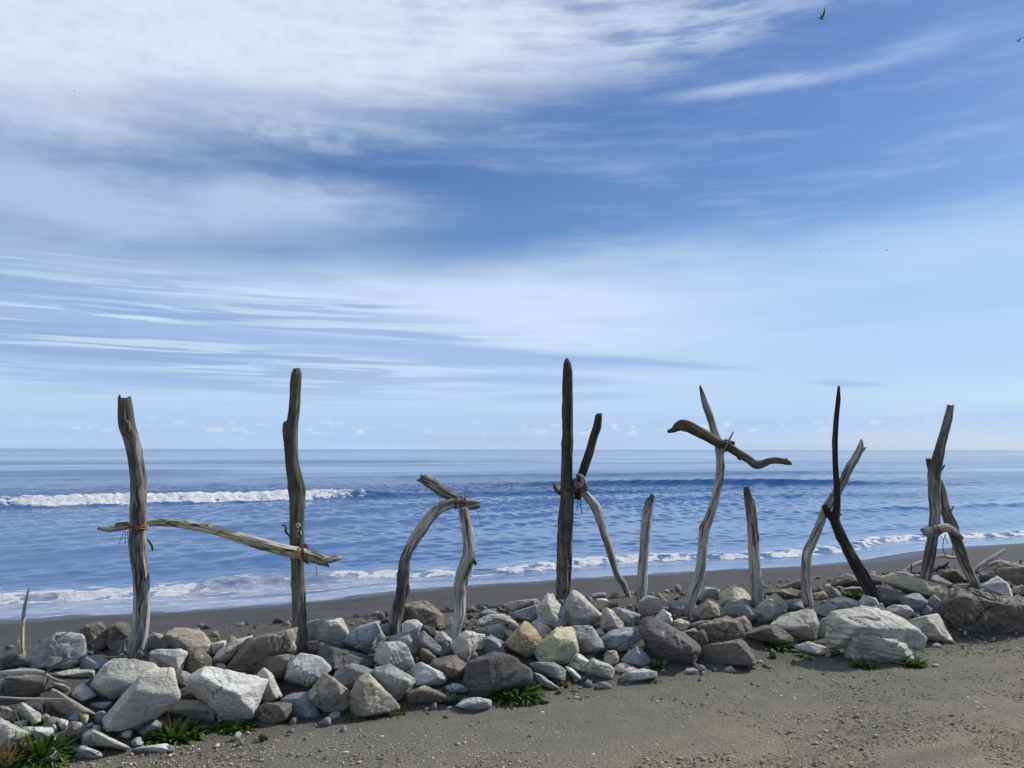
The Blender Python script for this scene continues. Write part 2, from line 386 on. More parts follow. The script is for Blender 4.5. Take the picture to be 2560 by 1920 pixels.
def build_sea():
    right = geo(46, 90000, 0.16, 1.03); left = -geo(26, 40000, 0.16, 1.035)[::-1]
    U1 = np.concatenate([left, np.arange(-26, 46.01, 0.13), right])
    V1 = np.concatenate([np.arange(18.5, 21, .3), np.arange(21, 30, .07), np.arange(30, 61.5, .22), np.arange(61.5, 67.5, .10), np.arange(67.5, 84, .17), geo(84, 60000, .25, 1.03)])
    U, V = np.meshgrid(U1, V1)
    X, Y = to_xy(U, V)
    vs = vshore(U); s = V - vs
    rs = np.random.RandomState(3)
    dv = np.gradient(V1)[:, None]; du = np.gradient(U1)[None, :]
    Z = np.zeros_like(U)
    amp0 = sstep(s, 2.5, 9)
    for i in range(38):
        L = 0.6 * 1.10 ** i if i < 26 else 6.0 + 3.2 * (i - 25)
        th = rs.normal(0, 0.75 if L < 8 else 0.16); ku, kv = math.sin(th) * 2 * math.pi / L, math.cos(th) * 2 * math.pi / L
        a = 0.0125 * L ** 0.12 if L < 8 else 0.03
        lim = np.clip((L / (np.maximum(dv, 0.35 * du)) - 2.2) / 2.5, 0, 1)
        ph = rs.uniform(0, 6.28)
        mod = 1.0
        Z += a * lim * np.sin(ku * U + kv * V + ph + 0.8 * np.sin(0.13 * U / L ** .5 + ph)) * mod
    Q = np.stack([U * .05, V * .05, 0 * U], -1)
    Z *= (0.75 + 0.5 * perlin(Q)) * amp0
    foam = np.zeros_like(U); film = np.zeros_like(U)
    def ridge(dvv, front, back): return np.where(dvv < 0, np.exp(-(dvv / front) ** 2), np.exp(-(dvv / back) ** 2))
    P3 = np.stack([U * 1.5, V * 1.7, 0 * U], -1); near = (V < 90)
    lum = np.zeros_like(U); rows = np.where(V1 < 90)[0]; sl = slice(0, rows[-1] + 1)
    lum[sl] = fbm(P3[sl], 5, .6)
    low = np.zeros_like(U); low[sl] = perlin(np.stack([U[sl] * .22, V[sl] * .1, 0 * U[sl] + 5], -1))
    # the breaker: white between u=-13 and 13, an unbroken swell at both ends
    v0 = 64.3 + 0.5 * np.sin(U * .11) + 0.35 * low
    d = V - v0
    win = sstep(U, -120, -30) * (1 - 0.45 * sstep(U, 12, 20)) * (1 - sstep(U, 24, 52))
    Z += 0.66 * win * ridge(d, 0.75, 3.0)
    brk = sstep(U, -16.0, -7.0) * (1 - sstep(U, 5.0, 16.0) * (0.75 + 0.25 * sstep(U, 14, 17)))
    band = sstep(d, -1.6, -0.8) * (1 - sstep(d, 0.1, 1.6))
    foam = np.maximum(foam, brk * band * (0.56 + 0.42 * lum + 0.25 * sstep(d, -1.6, -.6) + 0.15 * low))
    Z += brk * band * (0.15 * lum + 0.08) * (0.7 + 0.6 * low)
    Z += 0.05 * sstep(V, 30, 60) * (V < 90) * lum
    Z += -0.12 * win * np.exp(-((d + 2.6) / 1.4) ** 2)
    # wash left behind by older waves
    for (vv, uu0, uu1, f_) in ((72, -40, 8, .34), (84, -60, 20, .30), (105, -60, 40, .26), (57, 20, 60, .30), (54, 12, 40, .22)):
        dd = V - vv - 1.2 * low - .05 * (U)
        foam = np.maximum(foam, f_ * np.exp(-(dd / .9) ** 2) * sstep(U, uu0, uu0 + 8) * (1 - sstep(U, uu1 - 10, uu1)))
    # the swell standing up on the right and further lines behind
    for (u0, vA, slope, w0, w1, hgt, fr, bk) in ((44, 80, -0.40, 28, 86, .66, 1.5, 4.0), (20, 112, -0.1, -20, 160, .45, 2.5, 6), (0, 150, 0.05, -150, 60, .5, 3, 8),
                                                 (60, 190, -.05, 10, 260, .6, 4, 10), (0, 250, 0.03, -300, 220, .6, 5, 14), (10, 44, .03, -4, 34, .20, 1.1, 3), (50, 39, -.05, 30, 80, .22, 1, 3),
                                                 (20, 55, -.02, 8, 70, .24, 1.4, 4)):
        dd = V - (vA + slope * (U - u0)) - 0.8 * low
        Z += hgt * sstep(U, w0, w0 + (w1 - w0) * .3) * (1 - sstep(U, w0 + (w1 - w0) * .6, w1)) * ridge(dd, fr, bk)
    # shore break and swash
    c0 = 2.55 + 0.55 * low + 0.3 * np.sin(U * .45)
    d = s - c0
    dark = sstep(U, 0.0, 1.2) * (1 - sstep(U, 4.2, 5.4))
    Z += (0.19 + 0.14 * dark) * ridge(d, 0.30, 1.1) * (0.8 + 0.4 * low)
    fb = sstep(d, -1.0, -0.35) * (1 - sstep(d, 0.0, 0.6))
    foam = np.maximum(foam, fb * (0.50 + 0.75 * lum + .2 * low) * (1 - 0.45 * dark))
    Z += fb * (0.06 * lum) * (1 - 0.4 * dark)
    foam = np.maximum(foam, (0.36 + .08 * (1 - sstep(U, -4, 4))) * (1 - sstep(s, 3.0, 7.0)) * sstep(s, 1.6, 2.4) * (0.8 + 0.6 * lum))
    film = np.where(s < c0, 0.62 * (0.55 + 0.45 * np.clip(low + .5, 0, 1)) * (1 - 0.75 * np.exp(-((s - 1.15 - .5 * low) / .32) ** 2) * sstep(U, -1, 3)), 0)
    film *= 1 - 0.55 * sstep(U, 6, 12)
    for cc in (.75, 1.35, 1.9):
        foam = np.maximum(foam, .50 * np.exp(-((s - cc - .45 * low - .12 * lum) / .09) ** 2) * (1 - .5 * sstep(U, 6, 14)))
    edge = np.exp(-((s - 0.07) / 0.10) ** 2)
    film = np.maximum(film, 0.7 * edge)
    sheet = 0.05 * np.exp(-np.clip(s, 0, 9) / 1.4)
    Pm = np.stack([X, Y, SEA + Z + np.where(s < 2, -0.02, 0) * (s < 0)], -1).reshape(-1, 3)
    o = link_mesh('sea', Pm, grid_faces(len(V1), len(U1)), sea_mat(), attrs={'foam': ('FLOAT', np.clip(foam, 0, 1.3).ravel()), 'film': ('FLOAT', np.clip(film, 0, 1).ravel())})
    tag(o, kind='structure')
build_sea()

# ------------------------------------------------------------------ rocks
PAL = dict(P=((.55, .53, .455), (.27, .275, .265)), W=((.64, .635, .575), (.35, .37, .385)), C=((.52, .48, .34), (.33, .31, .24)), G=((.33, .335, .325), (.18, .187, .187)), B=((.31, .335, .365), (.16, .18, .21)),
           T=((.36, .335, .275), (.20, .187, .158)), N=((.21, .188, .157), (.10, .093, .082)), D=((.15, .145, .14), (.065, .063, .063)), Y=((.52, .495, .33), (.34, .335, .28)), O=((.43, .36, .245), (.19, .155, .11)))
def rock_mat(key):
    m, nt, b = new_mat('rock_' + dict(P='pale', W='white', G='grey', B='blue_grey', T='tan', N='brown', D='dark', Y='lichen', C='cream', O='golden')[key])
    a, d = PAL[key]
    p0 = coord(nt); rnd = obj_random(nt)
    p = vadd(nt, p0, vec(nt, rnd * 37.0, rnd * 91.0, rnd * 13.0))
    n1 = noise(nt, p, 3.2, 5, 0.62, 0.6); n2 = noise(nt, p, 14, 5, 0.65); n3 = noise(nt, p, 70, 3, 0.7)
    st = noise(nt, vmul(nt, p, (3.0, 5.0, 34.0)), 1.0, 5, 0.65, 0.5)
    c = mix(nt, (n1 * 0.8 + st * 0.45 - 0.1).step(0.30, 0.72), d, a)
    c = mix(nt, (n2.step(0.55, 0.78) * 0.45).sat(), c, tuple(min(1, q * 1.45) for q in a))
    c = mix(nt, (n2.step(0.46, 0.28) * 0.5).sat(), c, tuple(q * 0.55 for q in d))
    c = mix(nt, (n3.step(0.54, 0.72) * 0.45).sat(), c, tuple(q * 0.4 for q in d))
    rust = noise(nt, p, 1.9, 4, 0.6)
    c = mix(nt, (rust.step(0.56, 0.74) * 0.40).sat(), c, (0.25, 0.195, 0.125))
    vein = (noise(nt, vmul(nt, p, (6, 2.5, 2.5)), 1.0, 3, 0.5) - 0.5).abs().step(0.018, 0.0)
    c = mix(nt, (vein * n1.step(.5, .62) * 0.6).sat(), c, (0.55, 0.55, 0.52))
    crk = voro(nt, vadd(nt, p, vec(nt, n1 * .25, n2 * .1, n1 * .2)), 5.0, 'DISTANCE_TO_EDGE')
    cr = crk.step(0.022, 0.0) * n1.step(0.48, 0.60)
    c = mix(nt, (cr * 0.7).sat(), c, tuple(q * 0.35 for q in d))
    h = n2 * 1.0 + st * 1.3 + n3 * 0.5 - cr * 1.2 - (n2 - 0.5).abs() * 1.2
    setp(nt, b, color=c, rough=0.9, spec=0.25, normal=bump(nt, h, 0.85, 0.017))
    return m
M_ROCK = {k: rock_mat(k) for k in PAL}

def ico(n):
    bm = bmesh.new(); bmesh.ops.create_icosphere(bm, subdivisions=n, radius=1.0)
    V = np.array([v.co[:] for v in bm.verts]); V /= np.linalg.norm(V, axis=1)[:, None]
    Fc = np.array([[v.index for v in f.verts] for f in bm.faces]); bm.free(); return V, Fc
ICO = {n: ico(n) for n in (1, 2, 3, 4, 5, 6)}
def hull_planes(pts):
    bm = bmesh.new()
    for p in pts: bm.verts.new(p)
    bmesh.ops.convex_hull(bm, input=bm.verts[:])
    bm.normal_update()
    N = np.array([f.normal[:] for f in bm.faces]); C = np.array([f.calc_center_median()[:] for f in bm.faces])
    bm.free(); return N, C
def soft_rock(pts, rs, S_, lvl, p=150, rough=1.0, chips=6):
    """rounded, chipped and pitted stone around the convex hull of pts"""
    pts = np.asarray(pts); c = (pts.max(0) + pts.min(0)) / 2 * .5 + pts.mean(0) * .5
    N, C = hull_planes((pts - c).tolist())
    d = np.sum(N * C, 1); flip = d < 0; N[flip] *= -1; d = np.abs(d)
    ok = d > 1e-4; N, d = N[ok], d[ok]
    nn = rs.normal(size=(chips, 3)); nn[:, 1] = -np.abs(nn[:, 1]) * .8; nn[:, 2] += .25; nn /= np.linalg.norm(nn, axis=1)[:, None]
    sup = ((pts - c) @ nn.T).max(0)
    N = np.concatenate([N, nn]); d = np.concatenate([d, sup * rs.uniform(.72, .92, chips)])
    dirs, Fc = ICO[lvl]
    t = np.maximum(dirs @ N.T, 1e-6) / d[None]
    mxx = t.max(1, keepdims=True)
    r = 1.0 / (mxx[:, 0] * ((t / mxx) ** p).sum(1) ** (1.0 / p))
    r *= 1.03
    P = dirs * r[:, None]
    q = P / S_ + rs.uniform(-50, 50, 3)
    bed = rs.normal(size=3); bed[2] *= 1.6 if rough < 1.2 else 6.0; bed /= np.linalg.norm(bed)
    lay = (P @ bed) / S_
    w = fbm(q * 1.6, 3)
    dsp = 0.012 * fbm(q * 5.0, 3)
    ter = lay * rs.uniform(5, 9) * (1 if rough < 1.2 else 1.5) + 0.9 * w
    saw = ter - np.floor(ter)
    dsp += 0.028 * (np.minimum(saw, (1 - saw) * 5.0) - .5) * sstep(fbm(q * 1.1 + 7, 2), -.25, .35)
    crack = np.abs(perlin(q * 2.2 + 31)); dsp -= 0.030 * (1 - sstep(crack, 0.0, 0.045))
    if lvl >= 4: dsp += 0.008 * fbm(q * 16, 2) - 0.010 * np.abs(perlin(q * 8.5 + 3))
    dsp = dsp * rough + 0.012 * w
    P = P + dirs * (dsp * S_)[:, None]
    return P + c, Fc

REG = dict(R1=(0, 1400, .3134), R2=(600, 1400, .3134), R3=(1200, 1350, .3134), R4=(1800, 1300, .37365), L=(0, 1620, .1808), Q=(2200, 1340, .16878))
def pxs(reg, txt):
    ox, oy, s = REG[reg]
    out = []
    for a in txt.split():
        x, y = a.split(','); out.append((ox + s * float(x), oy + s * float(y)))
    return np.array(out)
ROCKN = [0]
ROCK_D = []
def rock(reg, poly, ridge, col, label, thick=.9, lift=.36, p=160, rough=1.0, dz=0.0):
    ROCKN[0] += 1; rs = np.random.RandomState(ROCKN[0] * 13 + 5)
    polys = [pxs(reg, t) for t in poly.split('|')]
    ridges = [pxs(reg, t) if t.strip() else np.zeros((0, 2)) for t in (ridge.split('|') if ridge else [''] * len(polys))]
    allp = np.concatenate(polys); lo, hi = allp.min(0), allp.max(0); w, h = hi - lo
    cx, cy = (lo + hi) / 2
    polys = [(pl - (cx, cy)) * 1.15 + (cx, cy) for pl in polys]
    P0 = hit(cx, cy, 0.2); Dp = P0[1]
    hw = h * Dp / F
    P0 = hit(cx, cy, lift * hw)
    D = P0[1] + dz
    S_ = math.sqrt(w * h) * D / F
    px_area = math.sqrt(w * h)
    lvl = 6 if rough > 1.2 else 5 if px_area > 42 else 4 if px_area > 16 else 3
    VV, FF = [], []; off = 0
    def angular(pl, n):
        pl = list(pl)
        while len(pl) > n:
            ar = [abs((pl[i-1][0]-pl[i][0])*(pl[(i+1)%len(pl)][1]-pl[i][1])-(pl[i-1][1]-pl[i][1])*(pl[(i+1)%len(pl)][0]-pl[i][0])) for i in range(len(pl))]
            del pl[int(np.argmin(ar))]
        return np.array(pl)
    for pl, rg in zip(polys, ridges):
        pl = angular(pl, rs.randint(5, 7) if S_ < .45 else 8)
        T = thick * S_
        cen = pl.mean(0)
        pts = [at_depth(x, y, D + rs.uniform(-.30, .22) * T) for x, y in pl]
        k = len(pl)
        if len(rg) == 0:
            st = rs.randint(0, k); m = 2 if k < 7 else 3
            for a in range(m):
                x, y = pl[(st + a * k // m) % k]
                q = cen + (np.array((x, y)) - cen) * rs.uniform(.45, .86)
                pts.append(at_depth(q[0], q[1], D - T * rs.uniform(.30, .62)))
        else:
            for x, y in pl[np.argsort(pl[:, 1])[-3:]]:
                q = cen + (np.array((x, y)) - cen) * rs.uniform(.75, .9)
                pts.append(at_depth(q[0], q[1], D - T * rs.uniform(.15, .3)))
        for x, y in pl[rs.randint(0, 2)::2]:
            q = cen + (np.array((x, y)) - cen) * rs.uniform(.5, .85)
            pts.append(at_depth(q[0], q[1], D + .42 * T * rs.uniform(.8, 1.2)))
        for x, y in rg: pts.append(at_depth(x, y, D - .58 * T * rs.uniform(.92, 1.06)))
        V, Fc = soft_rock(pts, rs, S_, lvl, p=p, rough=rough)
        VV.append(V); FF.append(Fc + off); off += len(V)
    V = np.concatenate(VV); Fc = np.concatenate(FF)
    big = S_ > 0.16
    o = link_mesh('boulder' if big else 'stone', V, Fc, M_ROCK[col], loc=tuple(P0 + np.array((0, dz, 0))))
    tag(o, label, 'boulder' if big else 'stone', 'boulders of the rock bank' if big else 'small stones of the rock bank')
    ROCK_D.append((cx, cy, w, h, D))
    return o

r_ = rock
# ---- left third (below and around the letter H)
r_('R1', '1080,935 1190,945 1345,890 1425,1000 1400,1110 1310,1200 1200,1290 1080,1370 900,1415 810,1370 770,1290 860,1150 960,1020', '1075,950 1000,1070 900,1230 830,1360', 'P', 'largest pale slab leaning at the front below the first post of H', .7)
r_('R1', '740,960 800,860 900,790 1040,825 1200,840 1330,890 1345,960 1000,1090 880,1130 770,1110 720,1030', '745,985 860,1010 960,1000', 'P', 'broad pale boulder directly under the foot of the first H post')
r_('R1', '1495,980 1520,910 1600,865 1740,880 1850,935 2010,935 2110,960 2150,1050 2090,1170 1990,1250 1850,1285 1760,1270 1700,1160 1560,1060', '1570,930 1700,960 1840,1020 1990,1090', 'W', 'big whitish block with shaded front and sunlit top, right of the leaning slab', .9, .38)
r_('R1', '1330,1200 1400,1130 1480,1118 1600,1130 1690,1170 1710,1230 1690,1300 1400,1270', '', 'T', 'low tan boulder behind the weeds, under the big whitish block')
r_('L', '1090,1350 1150,1170 1280,1120 1420,1190 1600,1290 1800,1340 1830,1390 1650,1390 1480,1345 1300,1370', '1280,1150 1480,1260 1650,1340', 'P', 'long low wedge with sunlit cream top at the foot of the leaning slab', .9)
r_('R1', '1040,1460 1070,1420 1120,1415 1165,1445 1160,1480 1080,1490', '', 'B', 'rounded blue grey cobble beside the long low wedge, near the gravel')
r_('R1', '1075,1500 1200,1480 1330,1465 1390,1510 1330,1545 1200,1545 1090,1530', '1110,1500 1180,1490', 'W', 'flat whitish stone lying on the gravel in front of the big weed', .8, .25)
r_('L', '1020,1410 1150,1350 1260,1370 1370,1440 1400,1530 1180,1530 1060,1500', '1150,1400 1290,1420', 'G', 'flat grey front stone right of the long leaved plant', .9)
r_('R1', '1080,1375 1170,1310 1240,1280 1280,1320 1240,1390 1120,1410', '', 'G', 'grey stone tucked under the right edge of the leaning slab')
r_('L', '940,1020 1100,1040 1240,1130 1190,1220 1020,1290 900,1250 910,1150', '1060,1130 1010,1200', 'N', 'brown block above the long low wedge at lower left')
r_('L', '1080,900 1110,875 1190,880 1220,950 1200,1060 1080,1040', '', 'C', 'small yellowish sunlit block standing on the brown block', .8)
r_('L', '930,980 1030,910 1100,870 1085,1030 980,1020', '', 'B', 'small blue grey stone touching the yellowish block')
r_('L', '700,620 730,550 1000,720 1280,880 1330,910 1290,950 1180,900 1090,880 960,960 800,880 770,800 700,720', '735,575 980,740 1200,860', 'T', 'long diagonal slab with a sunlit upper edge at lower left', .7)
r_('L', '990,660 1060,560 1140,500 1240,570 1310,650 1240,710 1120,770 1050,720', '1110,600 1100,740', 'W', 'triangular stone with one pale sunlit face above the diagonal slab')
r_('L', '60,560 90,400 230,370 390,430 600,400 620,470 600,590 400,660 60,640', '90,420 250,410 400,470 590,440', 'N', 'brown stepped boulder between the two thin branches at left')
r_('L', '20,800 70,785 180,870 270,960 240,1010 120,1030 0,980', '80,800 230,970', 'T', 'tan wedge with a lit right side at the left picture edge')
r_('L', '150,740 280,745 430,830 540,910 535,1070 430,1050 350,1000 300,850', '', 'P', 'cream stone sloping right beside the tan wedge at far left')
r_('L', '230,830 330,820 365,930 310,1000 270,990', '', 'G', 'little grey stone squeezed between the tan wedge and the cream stone')
r_('L', '0,1000 160,1060 260,1120 385,1190 320,1270 180,1270 130,1330 120,1400 40,1500 -60,1560 -160,1500 -120,1100', '120,1100 110,1250', 'P', 'large cracked cream boulder in the bottom left corner', .8)
r_('L', '130,1330 200,1260 330,1270 370,1340 300,1440 180,1440', '', 'D', 'dark rounded stone under the cracked cream boulder')
r_('L', '300,1100 500,1085 700,1110 770,1180 760,1290 650,1310 520,1250 400,1200', '330,1130 500,1120', 'W', 'white block behind the long leaved plant')
r_('L', '170,1030 350,1000 375,1060 290,1105', '', 'P', 'little flat pale stone on top of the cracked cream boulder')
r_('L', '540,940 640,910 720,970 690,1040 560,1040', '', 'P', 'little cream stone in the rubble right of the cream sloping stone')
r_('L', '800,970 930,1010 945,1060 890,1160 840,1100 810,1050', '', 'W', 'small whitish upright stone left of the brown block')
r_('L', '715,1010 790,980 800,1080 730,1075', '', 'B', 'tiny blue stone left of the small whitish upright stone')
r_('L', '580,1040 760,1060 800,1110 760,1160 640,1090', '', 'P', 'thin cream stone lying on the white block')
r_('L', '1280,1080 1370,1070 1400,1140 1330,1180 1270,1150', '', 'W', 'white cobble on the upper end of the long low wedge')
r_('L', '1200,1070 1250,1035 1310,1060 1270,1115 1210,1110', '', 'B', 'little blue cobble touching the white cobble')
r_('L', '480,760 580,780 600,910 520,860', '', 'P', 'small pale chip below the lower thin branch')
r_('L', '590,780 680,740 770,820 700,900 610,890', '', 'D', 'dark stone under the left end of the diagonal slab')
r_('L', '700,360 820,320 1000,300 1300,310 1290,390 1080,410 800,390', '', 'P', 'thin flaky grey slate plate behind the upper branch', .8)
r_('L', '80,300 130,200 240,150 350,190 375,245 300,285 120,310', '', 'D', 'dark boulder at the foot of the thin stick at far left')
r_('L', '-160,90 0,30 130,60 250,130 170,180 90,240 60,300 0,320 -180,300', '', 'T', 'mottled tan boulder at the left picture edge beside the thin stick')
r_('L', '-40,470 70,470 55,600 0,620 -50,600', '', 'G', 'little grey block at the left picture edge below the upper branch')
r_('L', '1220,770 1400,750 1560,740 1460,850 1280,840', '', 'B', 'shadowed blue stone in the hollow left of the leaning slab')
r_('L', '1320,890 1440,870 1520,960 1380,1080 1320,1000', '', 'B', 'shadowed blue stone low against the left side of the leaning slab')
r_('L', '700,480 860,500 980,560 930,610 800,560', '', 'T', 'small tan flake below the flaky slate plate')
r_('R1', '215,830 250,740 340,660 440,585 560,580 640,610 680,700 680,800 600,870 420,885 220,870', '440,600 395,720 350,850', 'G', 'big two toned boulder right of the thin stick, left face blue')
r_('R1', '640,590 690,500 770,465 830,500 850,550 880,650 820,740 760,750 680,700|850,560 900,520 980,505 1020,540 1040,600 1030,650 900,700 840,720', '|', 'N', 'dark brown heart shaped boulder with two humps left of the first H post', .7)
r_('R1', '870,670 940,625 1045,615 1060,720 960,760 890,745', '', 'D', 'dark rounded boulder in front of the heart shaped boulder')
r_('R1', '620,850 690,760 760,770 860,800 780,870 650,885', '', 'B', 'shadowed blue boulder below the heart shaped boulder')
r_('R1', '1150,640 1230,590 1290,600 1340,650 1365,715 1180,730', '', 'G', 'grey domed boulder just right of the first H post')
r_('R1', '1290,590 1350,560 1480,560 1590,556 1640,630 1685,700 1660,745 1540,735 1430,715 1340,700', '1340,600 1415,650 1430,710', 'T', 'tan rounded boulder on the skyline between the two H posts')
r_('R1', '1190,750 1250,725 1430,720 1480,745 1485,830 1440,885 1330,890 1270,850', '1415,745 1425,870', 'P', 'squared block with a bright right end beside the first H post')
r_('R1', '1160,830 1210,765 1300,775 1322,815 1260,850 1180,845', '', 'C', 'small cream yellow stone at the foot of the first H post')
r_('R1', '1450,880 1510,730 1600,720 1670,780 1675,850 1590,880 1520,920', '1540,760 1560,860', 'N', 'brown wedge right of the squared block')
r_('R1', '1055,825 1110,700 1165,740 1195,800 1140,840', '1110,720', 'N', 'small brown triangular stone leaning on the first H post')
r_('R1', '945,770 980,735 1035,800 960,795', '', 'W', 'small whitish chip left of the first H post foot')
r_('R1', '1345,930 1420,880 1480,890 1525,930 1480,1000 1420,1000', '', 'P', 'pale stone between the broad pale boulder and the big whitish block')
r_('R1', '1390,1090 1460,1035 1545,1050 1565,1095 1500,1105', '', 'G', 'flat grey stone under the left end of the big whitish block')
r_('R1', '1680,760 1690,670 1800,640 1790,720 1720,770', '', 'P', 'small pale stone behind the brown wedge on the skyline')
r_('R1', '1680,810 1720,740 1850,655 2000,615 1950,720 1800,850 1720,860', '', 'P', 'long mottled pale boulder left of the big brown slanting boulder')
# ---- second H post to the arch letter O
r_('R2', '-130,930 -20,720 60,645 180,590 330,550 420,562 440,700 400,760 150,800 80,870 0,925', '0,720 180,620 350,590', 'N', 'big brown slanting boulder left of the second H post', .8)
r_('R2', '80,860 150,780 300,750 410,760 430,830 350,900 310,970 260,955 120,935', '285,770 295,945', 'N', 'brown block below the big slanting boulder, behind the blue white one')
r_('R2', '325,880 400,800 490,760 570,785 650,790 735,910 660,985 540,1015 430,975 335,935', '400,830 470,890 560,960', 'W', 'blue white boulder in front of the second H post')
r_('R2', '525,640 600,645 690,680 650,740 560,785 535,750', '', 'N', 'brown stone just right of the second H post')
r_('R2', '530,510 655,465 790,463 835,530 865,600 800,680 700,685 640,655 535,645', '655,475 645,640 750,490', 'P', 'tall pale fractured block on the skyline right of the second H post')
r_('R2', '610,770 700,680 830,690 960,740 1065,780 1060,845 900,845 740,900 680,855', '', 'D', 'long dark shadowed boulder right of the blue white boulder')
r_('R2', '795,650 900,560 1080,503 1130,560 1135,630 1085,700 1030,748 980,735 900,695', '1075,515 1005,630 1010,735', 'B', 'blue slanted boulder with a bright right end left of the arch')
r_('R2', '1055,745 1110,680 1200,648 1300,655 1362,720 1372,820 1320,898 1240,875 1200,840 1080,835', '1165,680 1190,835', 'P', 'rounded cream faced boulder in front of the left leg of the arch')
r_('R2', '1190,625 1250,585 1340,585 1405,640 1435,740 1380,775 1340,700 1260,660', '', 'G', 'grey curved boulder hugging the back of the cream faced boulder')
r_('R2', '1300,480 1320,360 1400,333 1480,338 1560,390 1620,440 1655,500 1640,575 1540,565 1430,520', '1350,350 1400,420 1430,510', 'N', 'brown domed boulder on the skyline inside the arch')
r_('R2', '1290,495 1400,483 1445,520 1410,600 1390,645 1300,600', '', 'W', 'whitish stone at the base of the left leg of the arch')
r_('R2', '1405,560 1450,522 1545,540 1565,580 1550,625 1480,595', '', 'D', 'small dark stone below the brown domed boulder')
r_('R2', '1405,620 1470,568 1570,640 1665,760 1600,780 1500,725 1430,695', '', 'G', 'pitted grey slab sloping right inside the arch', .8)
r_('R2', '1555,595 1620,578 1685,640 1672,735 1615,695 1560,640', '', 'P', 'pale smooth stone just left of the right arch leg')
r_('R2', '1670,745 1720,640 1800,578 1905,573 1945,610 1905,690 1855,765 1800,805 1720,785', '1810,600 1825,720', 'P', 'pale block with a shaded left face right of the right arch leg')
r_('R2', '1925,650 2000,608 2065,640 2105,730 2060,760 1990,765 1935,700', '', 'B', 'blue stone right of the pale block beside the arch')
r_('R2', '890,1170 905,1040 960,930 1010,897 1090,930 1130,1030 1270,1170 1200,1215 1080,1235 990,1258 900,1235', '975,930 1010,1240|', 'T', 'tall tan pointed boulder standing at the gravel edge below the arch')
r_('R2', '735,915 800,850 900,828 1020,868 1075,900 1000,925 930,1000 900,1085 780,1045', '', 'G', 'wrinkled dark grey boulder left of the pointed tan boulder')
r_('R2', '1055,885 1200,848 1330,888 1385,960 1340,1035 1290,1055 1270,1135 1200,1105 1130,1000 1070,925', '1140,920 1250,990 1350,980', 'G', 'flat topped grey boulder right of the pointed tan boulder')
r_('R2', '535,1100 600,1010 680,920 740,908 775,1000 880,1070 898,1150 880,1225 800,1245 680,1215 600,1155', '735,925 760,1060 620,1110', 'T', 'brownish boulder with a ridge left of the pointed tan boulder')
r_('R2', '325,1095 430,1063 550,1068 605,1160 635,1250 580,1280 450,1270 400,1205 380,1145', '', 'B', 'smooth pale blue slab lying at the gravel edge', .6)
r_('R2', '130,1205 200,1150 300,1138 393,1148 393,1225 330,1310 200,1305', '340,1155 330,1290', 'N', 'low brown front stone right of the big whitish block')
r_('R2', '125,935 200,878 255,920 335,1080 290,1135 190,1145 200,1040', '205,890 260,1110', 'P', 'pale stone leaning on the right end of the big whitish block')
r_('R2', '1355,865 1450,828 1550,858 1645,920 1620,985 1520,1015 1390,1015 1375,940', '', 'W', 'whitish broad stone under the cream faced boulder')
r_('R2', '1315,1065 1380,1008 1480,1008 1600,1058 1715,1112 1640,1135 1500,1145 1345,1145', '1390,1030 1560,1060', 'N', 'long low brown stone at the gravel edge right of the pointed one')
r_('R2', '1505,805 1600,778 1720,768 1805,830 1795,905 1720,965 1640,945 1560,865', '', 'N', 'wrinkled brown boulder below the right arch leg')
r_('R2', '1635,1015 1700,988 1780,998 1825,1050 1760,1075 1680,1065', '', 'B', 'small blue white stone under the wrinkled brown boulder')
r_('R3', '-145,1190 -130,1000 -60,948 80,938 180,878 290,908 390,978 455,1060 455,1112 330,1155 150,1165 80,1195 30,1265 -90,1265', '60,960 80,1080 70,1180', 'D', 'large black fronted boulder right behind the long green mat of weeds', .8, .33)
r_('R2', '1735,1165 1800,1113 1900,1103 2000,1128 2015,1168 1900,1195 1890,1225 1800,1205', '', 'W', 'flat whitish stone lying alone on the gravel below the black fronted boulder', .9, .2)
r_('R2', '1635,1202 1660,1170 1692,1165 1695,1182', '', 'W', 'thumb sized white cobble left of the flat whitish stone on the gravel', .8)
r_('R2', '1080,500 1190,455 1195,515 1110,520', '', 'D', 'small dark stone behind the left leg of the arch')
r_('R2', '1105,525 1195,513 1200,600 1130,605', '', 'G', 'small grey stone left of the left arch leg')
r_('R2', '1435,705 1500,718 1565,780 1500,825 1440,795', '', 'N', 'small brown stone below the pitted grey slab')
r_('R2', '1645,475 1690,458 1695,540 1650,565', '', 'P', 'small pale stone behind the right arch leg')
r_('R2', '1640,640 1690,700 1700,790 1620,800 1560,780 1650,740', '', 'D', 'dark stone at the foot of the right arch leg')
# ---- first K to T
r_('R3', '-30,645 80,600 190,593 250,618 295,660 200,672 60,705 -25,690', '', 'P', 'long flat pale grey slab right of the arch', .8)
r_('R3', '-35,710 60,690 190,665 205,770 180,790 80,735 0,745', '', 'G', 'grey stone below the long flat pale slab')
r_('R3', '200,830 280,760 370,648 440,688 492,770 470,860 390,945 320,925 270,900', '315,720 300,890', 'O', 'golden brown craggy rock with deep grooves left of the yellow boulder')
r_('R3', '425,665 480,633 530,678 585,750 540,800 480,835 495,740', '', 'P', 'cream stone behind the golden craggy rock')
r_('R3', '455,540 500,427 540,425 595,510 675,570 690,640 680,705 600,728 560,680 475,640', '545,560 615,710', 'P', 'upright pale rock leaning left of the first K post')
r_('R3', '675,640 700,490 760,402 850,448 930,540 968,600 950,662 890,698 800,685 705,692', '748,420 745,560 790,670', 'P', 'tallest pale rounded boulder right of the first K post')
r_('R3', '225,595 290,568 400,558 465,515 475,630 410,662 290,645', '', 'B', 'dark blue stone left of the upright pale rock')
